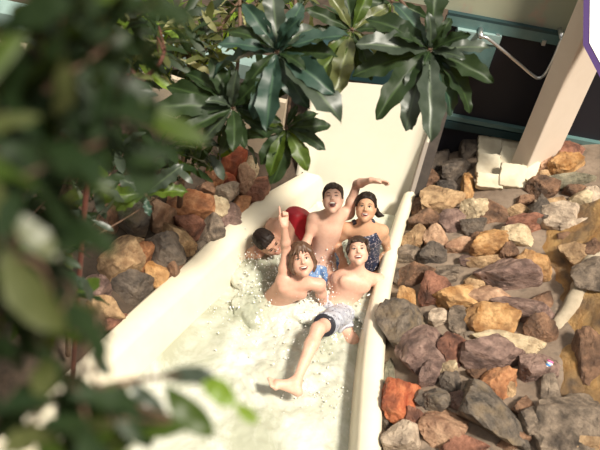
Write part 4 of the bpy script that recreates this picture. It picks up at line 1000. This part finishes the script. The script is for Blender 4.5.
b.inputs['Roughness'].default_value = .18; b.inputs['Specular IOR Level'].default_value = .5
n2 = nt.nodes.new('ShaderNodeTexNoise'); n2.inputs['Scale'].default_value = 26; n2.inputs['Detail'].default_value = 6; bp = nt.nodes.new('ShaderNodeBump'); bp.inputs['Strength'].default_value = .14; bp.inputs['Distance'].default_value = .02
L(tc.outputs['Object'], n2.inputs['Vector']); L(n2.outputs['Fac'], bp.inputs['Height']); L(bp.outputs[0], b.inputs['Normal'])
tp = nt.nodes.new('ShaderNodeBsdfTransparent'); tp.inputs['Color'].default_value = (.93, .97, .92, 1); mx = nt.nodes.new('ShaderNodeMixShader')
mr = nt.nodes.new('ShaderNodeMapRange'); mr.inputs[1].default_value = .38; mr.inputs[2].default_value = .60; mr.inputs[3].default_value = .80; mr.inputs[4].default_value = .98
L(n1.outputs['Fac'], mr.inputs[0]); L(mr.outputs[0], mx.inputs[0]); L(tp.outputs[0], mx.inputs[1]); L(b.outputs[0], mx.inputs[2]); L(mx.outputs[0], nt.nodes['Material Output'].inputs['Surface'])
wo = mesh('water', vs, fs, wm); tag(wo, 'white and pale green foaming water rushing down the slide', 'water', kind='stuff')
# droplets and torn foam thrown up around the riders
rs = np.random.RandomState(8); pv, pf = ico(1); parts = []
SPL = [(303, 297, .10, 26, 18, .16, 420), (330, 272, .16, 16, 18, .12, 260), (262, 290, .06, 26, 20, .14, 300), (248, 262, .08, 14, 22, .18, 260), (345, 300, .08, 26, 22, .12, 420), (378, 262, .12, 9, 30, .14, 200), (335, 250, .25, 12, 14, .12, 160), (352, 288, .16, 20, 10, .10, 260), (300, 290, .18, 20, 10, .10, 200), (300, 340, .04, 40, 24, .08, 200), (320, 395, .03, 34, 22, .05, 120), (240, 320, .03, 34, 30, .05, 120), (268, 268, .08, 14, 12, .1, 160)]
for (x, y, z, rx_, ry_, h_, n_) in SPL:
    for i in range(int(n_)):
        q = rs.normal(size=3)*.55; p = P(x+q[0]*rx_, y+q[1]*ry_, z)+np.array([0, 0, abs(q[2])*h_]); r = .0022+.006*rs.rand()**3
        st = 1+1.5*rs.rand()**2; dv = unit(rs.normal(size=3)+np.array([0, 0, .8])); v = pv*r; v = v+np.outer(v @ dv, dv)*(st-1); parts.append((v+p, pf))
sm = mat('spray', (.84, .84, .80), rough=.12, spec=.6, rnd=False)
so2 = mesh('water_spray', *joinv(parts), sm); tag(so2, 'white droplets of spray flying up among the riders', 'spray', kind='stuff')
# frothy heaps around chests and hips
f_ = Field(.009)
for (x, y, z, rx_, ry_, n_) in [(300, 306, .05, 34, 14, 90), (334, 296, .05, 18, 8, 40), (258, 304, .03, 14, 14, 40), (306, 300, .02, 26, 14, 60), (318, 288, .10, 12, 12, 30), (345, 302, .02, 30, 14, 46), (262, 316, -.01, 30, 12, 40), (250, 272, .05, 18, 20, 80), (262, 266, .08, 12, 10, 30), (352, 300, .05, 14, 8, 40), (344, 289, .10, 18, 7, 40), (362, 300, .08, 16, 10, 40), (372, 292, .0, 12, 22, 34), (336, 276, .06, 14, 12, 26), (282, 322, -.02, 22, 10, 30)]:
    for i in range(n_):
        q = rs.normal(size=2)*.55; r = .022+.034*rs.rand(); f_.ell(P(x+q[0]*rx_, y+q[1]*ry_, z+.05*rs.rand()*(1-min(1, abs(q[0])))), I3, np.array([r*1.4, r*1.4, r*.55]), .045)
v_, q_ = f_.build(); v_ = v_+np.array([[0, 0, .012*N(a[0], a[1], 2, 14)+.008*N(a[0], a[1], 7, 34)] for a in v_]); fr_ = npmesh('foam', v_, q_, wm); tag(fr_, 'heaps of white froth piled against the riders', 'foam', kind='stuff')

# ------------------------------------------------------------------ light
w = bpy.data.worlds.new('world'); SC.world = w; w.use_nodes = True; nt = w.node_tree
bg = nt.nodes['Background']; tc = nt.nodes.new('ShaderNodeTexCoord'); sx = nt.nodes.new('ShaderNodeSeparateXYZ'); rp_ = nt.nodes.new('ShaderNodeValToRGB')
nt.links.new(tc.outputs['Generated'], sx.inputs[0]); nt.links.new(sx.outputs['Z'], rp_.inputs['Fac']); nt.links.new(rp_.outputs['Color'], bg.inputs['Color'])
e = rp_.color_ramp.elements
e[0].position = 0.0; e[0].color = (.02, .018, .014, 1); e[1].position = .75; e[1].color = (1.0, .97, .90, 1)
k = e.new(.25); k.color = (.14, .135, .12, 1)
bg.inputs['Strength'].default_value = .72
sd = bpy.data.lights.new('sun', 'SUN'); sd.energy = 5.6; sd.angle = math.radians(9); sd.color = (1, .93, .80)
so_ = bpy.data.objects.new('sun', sd); COL.objects.link(so_)
so_.rotation_euler = Vector((-.41, .37, -1)).to_track_quat('-Z', 'Y').to_euler()
vs_ = SC.view_settings; vs_.view_transform = 'Standard'; vs_.look = 'None'; vs_.gamma = 1; vs_.use_curve_mapping = False; vs_.exposure = .16
